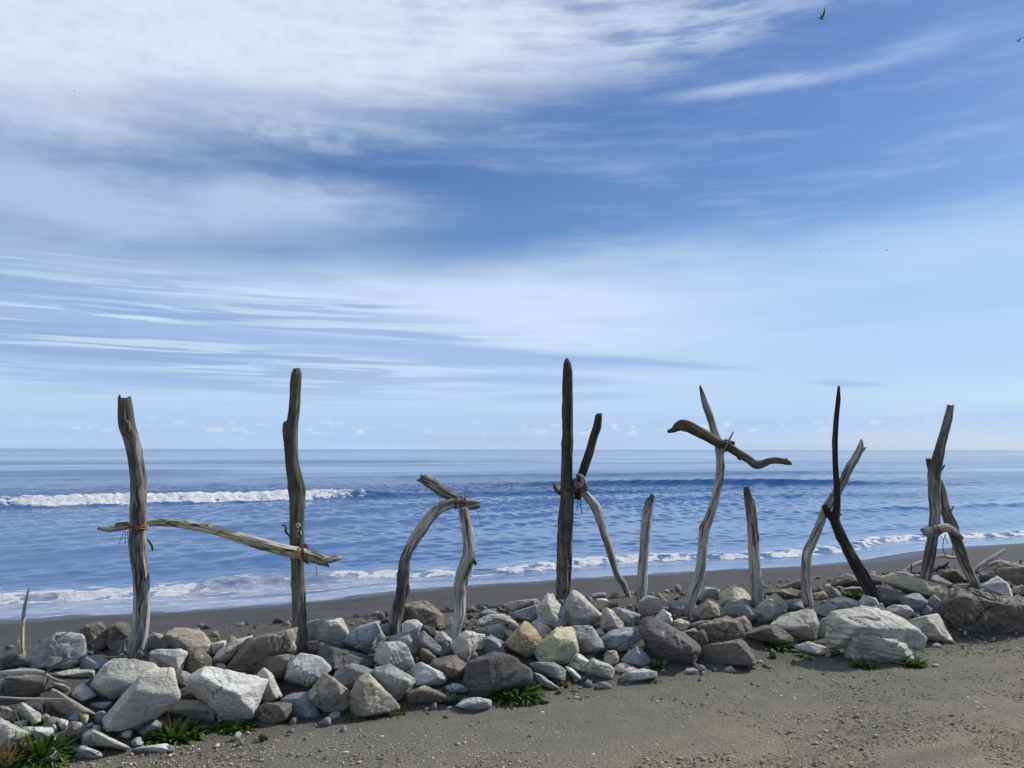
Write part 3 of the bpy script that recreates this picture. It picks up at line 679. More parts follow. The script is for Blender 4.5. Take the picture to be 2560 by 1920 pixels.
r_('R3', '200,545 240,498 370,478 457,472 468,512 420,557 280,572 198,588', '', 'T', 'flat brown slab on the skyline left of the first K')
r_('R3', '-10,590 60,552 145,588 60,615 -10,628', '', 'G', 'low grey skyline stone right of the arch')
r_('R3', '525,445 580,428 605,480 570,495', '', 'P', 'little pale skyline stone left of the first K post')
r_('R3', '415,890 480,840 560,760 610,718 720,713 785,780 795,850 740,945 680,1005 560,975 450,965 405,935', '615,745 640,880 600,960', 'Y', 'boulder with a bright yellow lichen face', .85)
r_('R3', '685,705 780,683 880,698 935,750 1005,870 980,915 880,940 800,915 780,785', '', 'G', 'grey sunlit boulder right of the yellow lichen boulder')
r_('R3', '955,665 985,535 1040,548 1105,640 1185,720 1090,745 970,705', '1010,560 1100,680', 'P', 'pale triangular boulder under the crooked leg of the first K')
r_('R3', '1055,565 1120,533 1205,560 1285,590 1282,645 1230,705 1150,695 1085,635', '1205,590 1215,690', 'G', 'grey block with a lit right edge at the foot of the crooked K leg')
r_('R3', '970,790 1090,708 1200,723 1295,718 1302,780 1220,855 1150,890 1050,845 995,845', '1100,755 1080,830', 'B', 'blue and cream two faced stone below the pale triangular boulder')
r_('R3', '1270,590 1285,488 1330,442 1405,458 1485,500 1492,545 1440,595 1380,630 1295,612', '1305,480 1330,600', 'T', 'tan boulder against the foot of the first I post')
r_('R3', '1375,455 1430,422 1495,490 1465,520', '', 'T', 'small tan stone behind the boulder of the first I post')
r_('R3', '1395,625 1460,558 1525,600 1545,660 1520,695 1420,665', '', 'W', 'whitish stone between the first I post and T')
r_('R3', '1485,535 1560,488 1625,498 1625,560 1590,615 1520,595', '1560,555', 'G', 'small dark stone with a bright corner left of the foot of T')
r_('R3', '1535,655 1600,633 1665,660 1665,705 1600,725 1535,695', '', 'P', 'small pale stone above the big dark sloping boulder')
r_('R3', '1270,645 1340,613 1400,650 1540,688 1640,750 1745,870 1725,935 1672,995 1540,975 1400,965 1350,880 1300,800', '1390,760 1560,790 1700,880', 'D', 'big dark sloping boulder with a pale top right of the blue triangle stone', .9, .33)
r_('R3', '1115,975 1190,880 1270,852 1335,920 1375,985 1290,1010 1160,995', '1268,875 1262,990', 'B', 'blue triangle stone at the gravel edge with a small green tuft')
r_('R3', '980,965 1010,888 1080,888 1115,920 1115,975 1050,1005 1000,985', '', 'T', 'small tan stone left of the blue triangle stone')
r_('R3', '845,1045 880,943 960,968 1060,1008 1095,1070 1060,1105 970,1095 880,1075', '', 'P', 'pale sloping stone at the gravel edge below the grey sunlit boulder')
r_('R3', '695,1005 770,898 850,928 875,970 850,1055 780,1050', '', 'P', 'cream stone right of the yellow lichen boulder near the gravel')
r_('R3', '385,985 480,968 580,983 680,1038 710,1100 680,1135 600,1115 500,1075', '', 'G', 'dusty grey boulder right of the black fronted boulder')
r_('R3', '440,1065 500,1080 560,1140 640,1188 560,1185 490,1155', '', 'G', 'flat grey stone tip touching the yellow grass tuft')
r_('R3', '685,1010 740,1030 790,1080 828,1128 760,1115 715,1062', '', 'W', 'thin whitish stone sloping to the gravel right of the yellow tuft')
r_('R3', '1075,1005 1150,983 1240,998 1280,1035 1200,1065 1100,1060', '', 'P', 'pale flat stone under the blue triangle stone')
r_('R3', '1115,1105 1190,1048 1300,1033 1385,1050 1405,1092 1330,1115 1200,1130', '1192,1060 1195,1115', 'P', 'cream stone with a dark left end lying on the gravel')
r_('R3', '880,462 900,428 1000,423 1022,460 960,478', '', 'P', 'topmost flat pale stone of a small stack right of the first K')
r_('R3', '905,492 940,468 1010,468 1038,492 940,505', '', 'W', 'lower flat stone of the small stack right of the first K')
r_('R3', '965,545 1020,498 1105,500 1095,540 1040,565', '', 'T', 'tan flat stone below the small stack')
r_('R3', '905,725 960,708 995,750 960,775', '', 'P', 'little pale stone right of the tallest pale boulder')
r_('R3', '1685,785 1770,708 1812,760 1838,830 1790,855', '', 'D', 'dark pointed stone right of the big dark sloping boulder')
r_('R3', '1745,695 1840,628 1960,618 2042,638 2092,680 2082,770 2010,815 1840,840 1815,760', '1950,650 1985,800', 'N', 'dark brown boulder with a sunlit right side below the T')
r_('R3', '1745,935 1800,850 1900,818 2040,808 2115,830 2170,955 2190,1000 2060,1005 1880,995 1785,985', '', 'N', 'low brown boulder at the gravel edge below the dark brown one')
r_('R3', '1655,655 1690,600 1740,538 1820,477 1893,508 1948,600 1900,630 1800,625 1740,655', '1830,500 1865,610', 'T', 'tan boulder right of the foot of T')
r_('R3', '1590,745 1700,708 1735,730 1700,785 1640,765', '', 'T', 'flat tan stone behind the dark pointed stone')
r_('R3', '1735,455 1800,383 1880,388 1905,400 1895,472 1820,483 1745,512', '', 'P', 'pale skyline stone just right of the T post')
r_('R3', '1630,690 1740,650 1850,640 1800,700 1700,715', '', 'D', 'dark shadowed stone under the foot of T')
r_('R3', '1235,520 1262,505 1275,600 1240,600', '', 'D', 'dark stone squeezed behind the first I post')
# ---- second I to the right edge
r_('R4', '-30,600 0,545 30,480 70,440 110,433 205,500 215,532 130,548 60,545 10,595', '60,520 120,540', 'C', 'bright cream peaked boulder between T and the second I post')
r_('R4', '15,615 70,548 180,533 218,560 238,640 210,685 100,665 35,645', '188,550 200,665', 'G', 'olive grey block with a lit right edge left of the second I post')
r_('R4', '230,605 260,558 330,517 383,560 415,620 370,675 290,685 245,662', '335,540 360,640', 'P', 'pale cube like boulder at the foot of the second I post')
r_('R4', '325,525 370,493 433,545 460,590 420,615', '', 'C', 'yellowish stone behind the pale cube like boulder')
r_('R4', '65,675 160,648 203,690 218,740 170,758 105,735', '', 'T', 'olive tan stone below the olive grey block')
r_('R4', '345,712 430,640 530,598 612,598 663,650 658,740 630,805 530,813 430,775', '390,705 500,740 640,690', 'P', 'boulder with a flat sunlit top below the second K')
r_('R4', '115,790 215,738 300,713 380,718 480,790 533,830 480,855 420,835 300,803 200,793', '', 'N', 'dark brown low boulder with a green tuft')
r_('R4', '495,852 600,818 700,848 803,880 760,905 650,910 540,885', '', 'P', 'flat pale stone at the gravel left of the big layered slab')
r_('R4', '600,822 680,800 760,778 793,830 803,872 740,865', '', 'D', 'dark rounded stone against the left side of the big layered slab')
r_('R4', '705,655 800,618 1010,598 1120,618 1230,680 1290,740 1335,785 1320,860 1150,855 870,855 760,855 725,745|845,935 868,770 900,743 1010,743 1100,768 1180,788 1275,860 1310,925 1240,968 1100,940 950,940', '800,740 960,700 1120,760|885,755 1000,765 1180,820 1285,905', 'P', 'biggest layered pale slab jutting onto the gravel below the second K', .75, .36, 120, 1.3)
r_('R4', '655,695 700,658 738,710 722,793 658,805', '', 'G', 'grey stone between the flat topped boulder and the big layered slab')
r_('R4', '585,605 640,573 700,563 825,580 790,613 700,645 645,622', '', 'G', 'dark grey flat stone at the foot of the pale K pole')
r_('R4', '735,545 820,512 910,540 948,590 900,615 820,613 765,575', '', 'P', 'pale rounded slab between the legs of the second K')
r_('R4', '925,565 970,507 1035,520 1085,570 1095,615 1000,605', '', 'P', 'pale wedge at the foot of the dark K limb')
r_('R4', '1095,605 1160,573 1260,578 1285,620 1230,670 1155,655', '', 'P', 'pale stone above the right shoulder of the big layered slab')
r_('R4', '755,435 790,383 850,362 925,390 950,440 870,455 800,468', '', 'N', 'brown domed stone on the skyline inside the second K')
r_('R4', '805,465 880,448 955,453 935,495 850,485', '', 'T', 'flat tan stone with a green bush inside the second K')
r_('R4', '365,465 450,423 540,388 565,440 545,475 450,475', '', 'N', 'dark brown low rise of rock left of the second K')
r_('R4', '295,495 380,468 480,463 550,480 545,525 440,525', '', 'N', 'brown stone left of the pale K pole')
r_('R4', '445,545 540,528 555,590 470,605', '', 'G', 'grey stone touching the pale K pole on its left')
r_('R4', '605,495 700,478 725,520 640,535', '', 'O', 'golden stone right of the pale K pole')
r_('R4', '605,455 680,458 715,490 620,485', '', 'T', 'thin tan stone behind the golden stone')
r_('R4', '680,470 740,440 800,480 810,510 730,520', '', 'G', 'grey stone right of the golden stone')
r_('Q', '-90,620 0,598 200,558 380,618 560,678 760,698 900,738 1045,850 1045,975 980,995 850,885 600,835 400,835 200,765 0,685', '', 'C', 'large cream yellow slab under the left leg of the A', .6)
r_('R4', '1035,445 1140,468 1250,498 1255,560 1180,585 1080,555 1035,492', '', 'N', 'brownish rock below the cream yellow slab')
r_('Q', '285,935 400,838 560,848 705,1000 620,1115 450,1135 375,1055', '410,870 690,990', 'B', 'dark blue boulder in front of the left foot of the A')
r_('Q', '695,965 810,888 955,1010 905,1115 770,1065', '820,900 940,1010', 'B', 'blue wedge with a pale edge right of the left A foot')
r_('Q', '605,1175 620,1080 680,1018 785,1070 915,1155 750,1185', '', 'B', 'blue rounded stone below the blue wedge')
r_('Q', '455,1265 580,1188 850,1168 955,1250 1005,1400 1145,1490 1080,1575 900,1505 535,1495', '700,1195 800,1330 905,1480', 'P', 'grey boulder with a dark left face right of the big layered slab')
r_('Q', '945,1205 895,1090 1000,960 1150,828 1400,828 1700,880 2000,950 2350,1050 2350,1450 1800,1475 1400,1485 1150,1485 1000,1385', '1150,900 1500,950 1900,1030', 'N', 'crumbly brown layered rock mass at the right picture edge', .7, .3, 60, 3.0)
r_('Q', '1515,735 1640,688 1740,617 1850,668 1935,760 1985,935 1830,935 1700,895 1600,825', '1850,690 1862,880', 'W', 'white pointed stone on the crumbly rock mass')
r_('Q', '825,565 900,518 1050,487 1180,518 1255,600 1265,700 1180,735 1000,685 900,625', '', 'N', 'brown mossy boulder behind the legs of the A')
r_('Q', '745,625 830,578 950,640 1085,720 1020,785 900,725 745,705', '', 'G', 'grey stone lying under the brown mossy boulder')
r_('Q', '1035,785 1120,718 1330,708 1405,760 1415,825 1250,825', '', 'T', 'tan flat stone left of the right foot of the A')
r_('Q', '1470,560 1600,420 1780,368 1900,398 2200,450 2200,520 1700,535', '', 'T', 'long olive boulder on the skyline at the right edge', .8)
r_('Q', '1485,545 1680,528 1705,620 1640,695 1490,705 1445,600', '', 'D', 'dark squared boulder right of the right A foot')
r_('Q', '1690,545 1800,488 2133,468 2300,480 2300,700 1950,745 1800,655', '', 'N', 'rusty brown block at the right edge below the olive boulder', .8)
r_('Q', '1955,835 1990,757 2133,728 2300,840 2050,875', '', 'T', 'tan stone at the right edge below the rusty block')
r_('Q', '1975,905 2050,868 2200,960 2010,940', '', 'G', 'grey stone right of the white pointed stone')
r_('Q', '480,1170 520,1125 590,1130 600,1190 500,1200', '', 'B', 'tiny blue stone left of the blue rounded stone')
r_('Q', '1450,790 1600,800 1680,870 1500,850', '', 'G', 'flat grey stone left of the white pointed stone')
r_('R4', '1130,350 1220,345 1300,370 1290,395 1150,378', '', 'G', 'low grey stone under the pale curved log')
r_('R4', '1000,590 1080,560 1105,610 1060,640', '', 'G', 'grey stone wedged above the big layered slab')
# stones lying alone on the gravel
for (px, py, w_, lab, col) in ((1727, 1679, 34, 'pale rough stone lying alone on the gravel left of the low brown boulder', 'P'), (1510, 1715, 40, 'flat grey stone lying on the gravel in front of the pale sloping stone', 'G'),
                               (1440, 1745, 16, 'small pale stone on the open gravel below the yellow tuft', 'P'), (1827, 1674, 30, 'flat pale stone on the gravel in front of the low brown boulder', 'P'),
                               (2342, 1613, 22, 'pale stone on the gravel right of the big layered slab', 'P'), (2340, 1664, 20, 'flat pale chip on the gravel past the right end of the big layered slab', 'P'),
                               (620, 1832, 12, 'little white stone on the gravel below the low brown front stone', 'W'), (438, 1868, 14, 'white pebble on the gravel before the flat whitish stone', 'W'),
                               (1190, 1838, 16, 'isolated cream pebble on the bare gravel near the bottom middle', 'P'), (2190, 1840, 16, 'rounded pale pebble on the gravel at lower right', 'P'),
                               (955, 1897, 14, 'reddish pebble on the gravel at the bottom of the picture', 'T'), (1900, 1655, 18, 'pale pebble beside the dark brown low boulder', 'W')):
    s = w_ / .3134
    X, Y = (px - 1200) / .3134, (py - 1350) / .3134
    q = ' '.join('%.1f,%.1f' % (X + a * s, Y + b * s) for a, b in ((-.55, .05), (-.3, -.2), (.1, -.27), (.45, -.1), (.55, .15), (.1, .25), (-.3, .22)))
    r_('R3', q, '', col, lab, .8, .25)

# ------------------------------------------------------------------ rubble in the gaps (uncountable)
def build_rubble():
    rs = np.random.RandomState(11)
    T = []
    for k in range(7):
        a = rs.normal(size=(9, 3)); a /= np.linalg.norm(a, axis=1)[:, None]; a *= np.array((1, .8, .6)) * rs.uniform(.7, 1.1, (9, 1))
        T.append(soft_rock(a, rs, 1.4, 2, 150, .5, 3))
    VV, FF, TT = [], [], []; off = 0
    for i in range(2600):
        u = rs.uniform(-4.5, 14); v = 4.8 + 2.3 * rs.beta(1.3, 1.5) if i > 250 else rs.uniform(4.5, 4.95)
        X, Y = to_xy(u, v)
        s = rs.lognormal(math.log(.038), .45) * (0.5 if i <= 250 else 1.0); s = min(s, .085 if i > 250 else .03)
        V, Fc = T[rs.randint(7)]
        q, _ = np.linalg.qr(rs.normal(size=(3, 3)))
        P = (V * s) @ q.T; P[:, 2] *= .8
        P += np.array((X, Y, float(terrain(X, Y)) + s * .25))
        VV.append(P); FF.append(Fc + off); off += len(P); TT.append(np.full(len(P), rs.uniform()))
    m, nt, b = new_mat('rubble'); t = attr(nt, 'tone'); p = coord(nt); n = noise(nt, p, 30, 4, .6)
    c = mix(nt, t.step(0, .5), (.06, .057, .055), (.17, .165, .16)); c = mix(nt, t.step(.75, 1), c, (.34, .33, .30)); c = mix(nt, (n.step(.5, .7) * .5).sat(), c, (.13, .11, .085))
    setp(nt, b, color=c, rough=.92, spec=.2, normal=bump(nt, n, .7, .01))
    tag(link_mesh('rubble', np.concatenate(VV), np.concatenate(FF), m, attrs={'tone': ('FLOAT', np.concatenate(TT))}, smooth=False), 'small broken stones filling the gaps of the rock bank', 'rubble', kind='stuff')
build_rubble()

# ------------------------------------------------------------------ gravel stones on the ground (uncountable)
def build_pebbles():
    rs = np.random.RandomState(23)
    V0, F0 = ICO[1]
    N = 80000
    X = rs.uniform(-4.5, 7.5, N * 4); Y = 2.9 + (8.6 - 2.9) * rs.uniform(0, 1, N * 4) ** 1.7
    u, v = to_uv(X, Y)
    dens = np.clip(.30 + .5 * fbm(np.stack([X * .7, Y * .7, 0 * X], -1), 3) + .75 * sstep(Y, 5.6, 3.7) + .35 * sstep(X, 1.5, 5), .05, 1)
    ok = (rs.uniform(size=len(X)) < dens) & (v < 4.95) & (np.abs(X) < .74 * Y + .3)
    X, Y = X[ok][:N], Y[ok][:N]; n = len(X)
    s = np.clip(rs.lognormal(math.log(.0031), .52, n), .0018, .019)
    jit = 1 + .22 * rs.normal(size=(n, len(V0), 1))
    axs = np.stack([rs.uniform(.8, 1.5, n), rs.uniform(.7, 1.1, n), rs.uniform(.35, .75, n)], -1)
    P = V0[None] * jit * axs[:, None] * s[:, None, None]
    th = rs.uniform(0, 6.28, n); c, sn = np.cos(th)[:, None], np.sin(th)[:, None]
    P = np.stack([P[..., 0] * c - P[..., 1] * sn, P[..., 0] * sn + P[..., 1] * c, P[..., 2]], -1)
    zg = terrain(X, Y)
    P += np.stack([X, Y, zg + s * .2], -1)[:, None]
    Fc = (F0[None] + (np.arange(n) * len(V0))[:, None, None]).reshape(-1, 3)
    tone = np.repeat(rs.uniform(0, 1, n), len(V0))
    m, nt, b = new_mat('gravel_stone'); t = attr(nt, 'tone')
    col = mix(nt, t.step(0, .4), (.075, .07, .066), (.20, .18, .15)); col = mix(nt, t.step(.4, .8), col, (.33, .29, .22)); col = mix(nt, t.step(.88, 1.0), col, (.50, .48, .43))
    setp(nt, b, color=col, rough=.9, spec=.25)
    o = link_mesh('gravel', P.reshape(-1, 3), Fc, m, attrs={'tone': ('FLOAT', tone)}, smooth=False)
    tag(o, 'loose brown grey gravel strewn over the ground', 'gravel', kind='stuff')
build_pebbles()

# ------------------------------------------------------------------ driftwood
def wood_mat(name, dark, light, crack=0.75, bark=False, slots=False):
    m, nt, b = new_mat(name)
    g = attr(nt, 'grain', 'Vector'); tone = attr(nt, 'tone')
    n1 = noise(nt, vmul(nt, g, (85, 85, 3.5)), 1.0, 4, .6); n2 = noise(nt, vmul(nt, g, (22, 22, 2.2)), 1.0, 4, .6, .3); n3 = noise(nt, vmul(nt, g, (9, 9, 5)), 1.0, 5, .6)
    f = (tone * 1.25 - 0.25 + (n1 - .5) * .9 + (n2 - .5) * 1.4 + (n3 - .5) * 1.1).sat()
    c = mix(nt, f, dark, light)
    ck = (noise(nt, vmul(nt, g, (24, 24, 1.6) if not bark else (26, 26, 7)), 1.0, 3, .5) - .5).abs().step(.045, .0)
    ck = ck * n3.step(.40, .58)
    c = mix(nt, (ck * crack).sat(), c, tuple(q * .35 for q in dark))
    if slots:
        sl = noise(nt, vmul(nt, g, (26, 26, 5.5)), 1.0, 2, .5).step(.60, .66); c = mix(nt, (sl * .9).sat(), c, (.045, .032, .02)); ck = ck.mx(sl * 2.0)
    c = mix(nt, (n3.step(.62, .8) * .35).sat(), c, (.24, .17, .10))
    setp(nt, b, color=c, rough=.88, spec=.22, normal=bump(nt, n1 * .5 + n2 * .9 - ck * 1.0, .8, .007))
    return m
W_GREY = wood_mat('driftwood_grey', (.068, .062, .058), (.56, .545, .51))
W_PALE = wood_mat('driftwood_bleached', (.22, .185, .13), (.60, .56, .46))
W_TAN = wood_mat('driftwood_tan', (.062, .055, .045), (.36, .33, .265))
W_BAR = wood_mat('driftwood_slotted', (.10, .08, .055), (.64, .59, .46), 1.0, slots=True)
W_BARK = wood_mat('driftwood_bark', (.040, .034, .030), (.23, .205, .165), .9, True)
W_DARK = wood_mat('driftwood_dark', (.022, .020, .022), (.20, .17, .145))
def rope_mat():
    m, nt, b = new_mat('lashing'); p = coord(nt); n = noise(nt, p, 60, 3, .6)
    setp(nt, b, color=mix(nt, n.step(.35, .7), (.03, .022, .018), (.16, .095, .05)), rough=.85, spec=.2); return m
M_ROPE = rope_mat()
m_, nt_, b_ = new_mat('lashing_orange'); setp(nt_, b_, color=(.30, .16, .05), rough=.8); M_ROPE_O = m_

ZR = dict(R5=(200, 880, .3375), R6=(900, 1100, .3135), R7=(1340, 860, .422), R8=(1640, 920, .3857), R9=(1960, 920, .3859), **REG)
SEED = [100]
class Wood:
    """one or more tapered, grooved limbs collected into one mesh"""
    def __init__(s): s.V = []; s.F = []; s.G = []; s.T = []; s.n = 0
    def limb(s, reg, pts, D, tone=.5, jag=(.6, .6), n=44, rough=1.0, flat=1.0, knots=3, D1=None):
        SEED[0] += 1; rs = np.random.RandomState(SEED[0])
        ox, oy, sc_ = ZR[reg]; C = []; Rr = []; T = []
        for q in pts:
            x, y, w = q[:3]; t = q[3] if len(q) > 3 and q[3] is not None else tone; dy = q[4] if len(q) > 4 else 0.0
            P = at_depth(ox + sc_ * x, oy + sc_ * y, D + dy)
            C.append(P); Rr.append(w * sc_ / 2 * np.dot(P - CAM, FWD) / F); T.append(t)
        C = np.array(C); Rr = np.array(Rr); T = np.array(T)
        seg = np.linalg.norm(np.diff(C, axis=0), axis=1); k = np.concatenate([[0], np.cumsum(seg)])
        step = max(.006, min(.02, Rr.mean() * .35)); ns = max(8, int(k[-1] / step)); tt = np.linspace(0, k[-1], ns)
        # Catmull-Rom through the points
        def cr(A):
            A = np.atleast_2d(A.T).T; out = np.zeros((ns, A.shape[1]))
            idx = np.clip(np.searchsorted(k, tt, side='right') - 1, 0, len(k) - 2)
            m = np.gradient(A, k, axis=0)
            h = (k[idx + 1] - k[idx]); z = ((tt - k[idx]) / h)[:, None]; h = h[:, None]
            return (2*z**3 - 3*z**2 + 1) * A[idx] + (z**3 - 2*z**2 + z) * h * m[idx] + (-2*z**3 + 3*z**2) * A[idx+1] + (z**3 - z**2) * h * m[idx+1]
        Pc = cr(C); rad = np.maximum(np.interp(tt, k, Rr), .0012); ton = np.interp(tt, k, T)
        tan = np.gradient(Pc, axis=0); tan /= np.linalg.norm(tan, axis=1)[:, None]
        a = np.array((0, -1.0, 0)); th = np.linspace(0, 2 * math.pi, n, endpoint=False)
        rings = []; G = []
        so = rs.uniform(0, 50); kb = [(rs.uniform(.1, .9) * k[-1], rs.uniform(0, 6.28), rs.uniform(.04, .15)) for _ in range(knots)]
        ar = []
        for i in range(ns):
            a = a - tan[i] * np.dot(a, tan[i]); a /= np.linalg.norm(a); ar.append(a)
        A = np.array(ar); B = np.cross(tan, A)
        c, sn = np.cos(th), np.sin(th)
        q = np.stack([np.broadcast_to(c * 1.0, (ns, n)), np.broadcast_to(sn * 1.0, (ns, n)), np.broadcast_to((tt / rad.mean())[:, None], (ns, n))], -1)
        gro = fbm(q * np.array((4.0, 4.0, .12)) + so, 3); lump = fbm(q * np.array((.8, .8, .22)) + so + 9, 3); fine = fbm(q * np.array((6, 6, .5)) + so + 4, 2)
        rr = 1 + rough * (.11 * gro + .07 * lump + .045 * fine)
        for (ks, ka, kh) in kb:
            dth = np.angle(np.exp(1j * (th - ka)))
            rr += kh * np.exp(-((tt - ks) / (rad.mean() * .8))[:, None] ** 2 - (dth / .5)[None] ** 2)
        tv = np.repeat(ton[:, None], n, 1) + .10 * fine
        if rad.mean() > .012:
            for _ in range(5):
                s0 = rs.uniform(0, .8) * k[-1]; ln = rs.uniform(.12, .40) * k[-1]; a0 = rs.uniform(0, 6.28); tw = rs.uniform(-.6, .6)
                ph = a0 + tw * (tt - s0) / k[-1] * 3 + .12 * np.sin(tt * 40 + a0)
                dth = np.angle(np.exp(1j * (th[None] - ph[:, None])))
                wnd = sstep(tt, s0, s0 + ln * .3) * (1 - sstep(tt, s0 + ln * .6, s0 + ln))
                cut = np.exp(-(dth / .13) ** 2) * wnd[:, None]
                rr -= .20 * min(rough, 1.5) * cut; tv -= .55 * cut
        rr = rr * rad[:, None]
        V = Pc[:, None] + A[:, None] * (rr * c[None] * flat)[..., None] + B[:, None] * (rr * sn[None])[..., None]
        for e, j, sg in ((0, jag[0], -1), (ns - 1, jag[1], 1)):
            off = (rs.uniform(-.3, 1, n) * .5 + .5 * np.sin(th + rs.uniform(0, 6)) + .35 * np.sin(2 * th + rs.uniform(0, 6))) * j * rad[e]
            V[e] += sg * tan[e][None] * off[:, None]
        G = np.stack([rr * c[None], rr * sn[None], np.broadcast_to(tt[:, None], (ns, n))], -1) + np.array((so, so * 1.7, 0))
        base = s.n
        s.V.append(V.reshape(-1, 3)); s.G.append(G.reshape(-1, 3)); s.T.append(tv.ravel()); s.n += ns * n
        for i in range(ns - 1):
            for j in range(n):
                s.F.append((base + i * n + j, base + i * n + (j + 1) % n, base + (i + 1) * n + (j + 1) % n, base + (i + 1) * n + j))
        for e, sg in ((0, -1), (ns - 1, 1)):
            s.V.append((V[e].mean(0) - sg * tan[e] * rad[e] * .25)[None]); s.G.append(np.zeros((1, 3)) + so); s.T.append(np.array([ton[e] - .15]))
            for j in range(n):
                f = (base + e * n + j, base + e * n + (j + 1) % n, s.n); s.F.append(f if sg > 0 else f[::-1])
            s.n += 1
        return s
    def build(s, name, mat, base, parent=None, label=None):
        o = link_mesh(name, np.concatenate(s.V), s.F, mat, parent=parent, loc=base,
                      attrs={'grain': ('FLOAT_VECTOR', np.concatenate(s.G)), 'tone': ('FLOAT', np.concatenate(s.T))})
        if label: o['label'] = label
        return o

class Rope:
    def __init__(s): s.V = []; s.F = []; s.n = 0
    def path(s, P, r, closed=False, n=6):
        P = np.asarray(P, float); m = len(P); base = s.n
        tan = (np.roll(P, -1, 0) - np.roll(P, 1, 0)) if closed else np.gradient(P, axis=0)
        tan /= np.linalg.norm(tan, axis=1)[:, None] + 1e-12
        up = np.array((.31, .2, .93)); a = np.cross(tan, up); a /= np.linalg.norm(a, axis=1)[:, None]; b = np.cross(tan, a)
        th = np.linspace(0, 2 * math.pi, n, endpoint=False)
        V = P[:, None] + r * (a[:, None] * np.cos(th)[None, :, None] + b[:, None] * np.sin(th)[None, :, None])
        s.V.append(V.reshape(-1, 3)); s.n += m * n
        for i in range(m if closed else m - 1):
            for j in range(n):
                k2 = (i + 1) % m
                s.F.append((base + i * n + j, base + i * n + (j + 1) % n, base + k2 * n + (j + 1) % n, base + k2 * n + j))
        if not closed: s.F.append(tuple(base + j for j in range(n))[::-1]); s.F.append(tuple(base + (m - 1) * n + j for j in range(n)))
    def ring(s, C, ax1, ax2, r, turns=3, pitch=np.zeros(3), wob=.06, seed=1):
        rs = np.random.RandomState(seed)
        for k in range(turns):
            th = np.linspace(0, 2 * math.pi, 26, endpoint=False); ph = rs.uniform(0, 6.28)
            f = 1 + wob * np.sin(2 * th + ph) * .4 + .03 * k
            P = np.asarray(C) + f[:, None] * (np.cos(th)[:, None] * np.asarray(ax1) + np.sin(th)[:, None] * np.asarray(ax2)) + np.asarray(pitch) * (k - (turns - 1) / 2)
            P += rs.normal(0, r * .5, P.shape)
            s.path(P, r, True)
    def pts(s, reg, pts, D, r):
        ox, oy, sc_ = ZR[reg]
        P = np.array([at_depth(ox + sc_ * q[0], oy + sc_ * q[1], D + (q[2] if len(q) > 2 else 0)) for q in pts])
        t = np.linspace(0, len(P) - 1, len(P) * 5); P2 = np.stack([np.interp(t, range(len(P)), P[:, i]) for i in range(3)], -1)
        for _ in range(2): P2[1:-1] = (P2[:-2] + P2[1:-1] * 2 + P2[2:]) / 4
        s.path(P2, r)
    def build(s, name, mat, base, parent):
        return link_mesh(name, np.concatenate(s.V), s.F, mat, parent=parent, loc=base)

def foot(reg, x, y):
    ox, oy, sc_ = ZR[reg]; P = hit(ox + sc_ * x, oy + sc_ * y)
    return P
def zpt(reg, x, y, D):
    ox, oy, sc_ = ZR[reg]; return at_depth(ox + sc_ * x, oy + sc_ * y, D)
def conv(frm, to, pts):
    a, b, s = ZR[frm]; c, d, t = ZR[to]
    return [((a + s * q[0] - c) / t, (b + s * q[1] - d) / t, q[2] * s / t) + tuple(q[3:]) for q in pts]
GL = 'driftwood letters standing along the rock bank'

# ---- H
PH = foot('R1', 1088, 770); D = PH[1]; DH = D
lh = empty('driftwood_letter', PH, 'driftwood letter H of two tall posts joined by a drooping crossbar', 'letter', GL)
top = [(330, 345, 92, .26), (338, 430, 100, .2), (350, 540, 106, .22), (385, 650, 108, .28), (408, 760, 105, .26), (422, 850, 106, .24), (432, 950, 110, .28), (434, 1050, 112, .3), (432, 1150, 112, .3), (430, 1270, 114, .28), (425, 1350, 118, .3), (425, 1440, 118, .36)]
bot = conv('R1', 'R5', [(1108, 20, 115, .42), (1120, 120, 116, .46), (1130, 250, 118, .5), (1126, 400, 116, .52), (1118, 550, 122, .5), (1098, 680, 132, .48), (1085, 790, 138, .45), (1082, 860, 140, .4)])
w = Wood(); w.limb('R5', top + bot, D, jag=(.55, .1), n=44, knots=5)
w.limb('R5', [(292, 345, 26, .2), (293, 322, 16, .25), (294, 314, 6, .3)], D, jag=(0, .3), n=8, knots=0)
w.limb('R5', [(346, 585, 70, .2, -.03), (348, 548, 58, .2, -.055), (350, 520, 36, .2, -.06), (350, 508, 12, .2, -.05)], D, n=12, knots=0)
w.build('post', W_GREY, PH, lh)
DR = foot('R2', 478, 750)[1]
top = [(1606, 125, 50, .2), (1604, 160, 76, .2), (1598, 230, 82, .2), (1592, 330, 80, .22), (1586, 430, 80, .2), (1578, 500, 82, .2), (1566, 560, 98, .22), (1562, 650, 98, .25), (1568, 750, 95, .25), (1575, 850, 97, .22), (1590, 930, 108, .2), (1600, 1000, 124, .18), (1608, 1080, 114, .28), (1608, 1200, 108, .32), (1610, 1350, 105, .34), (1612, 1500, 105, .36)]
bot = conv('R2', 'R5', [(462, 10, 105, .38), (465, 200, 108, .42), (470, 400, 112, .42), (475, 600, 122, .45), (478, 760, 130, .42), (480, 840, 130, .4)])
w = Wood(); w.limb('R5', top + bot, DR, jag=(.25, .1), n=44, knots=4)
w.limb('R5', [(1530, 640, 50, .22), (1524, 580, 48, .22), (1520, 530, 34, .25), (1520, 515, 14, .25)], DR, n=12, knots=0)
w.limb('R5', [(1640, 1060, 60, .15), (1648, 1000, 44, .12), (1645, 960, 16, .12)], DR, n=12, knots=0)
w.build('post', W_TAN, PH, lh, 'second post with a stepped bulge and a small painted heart')
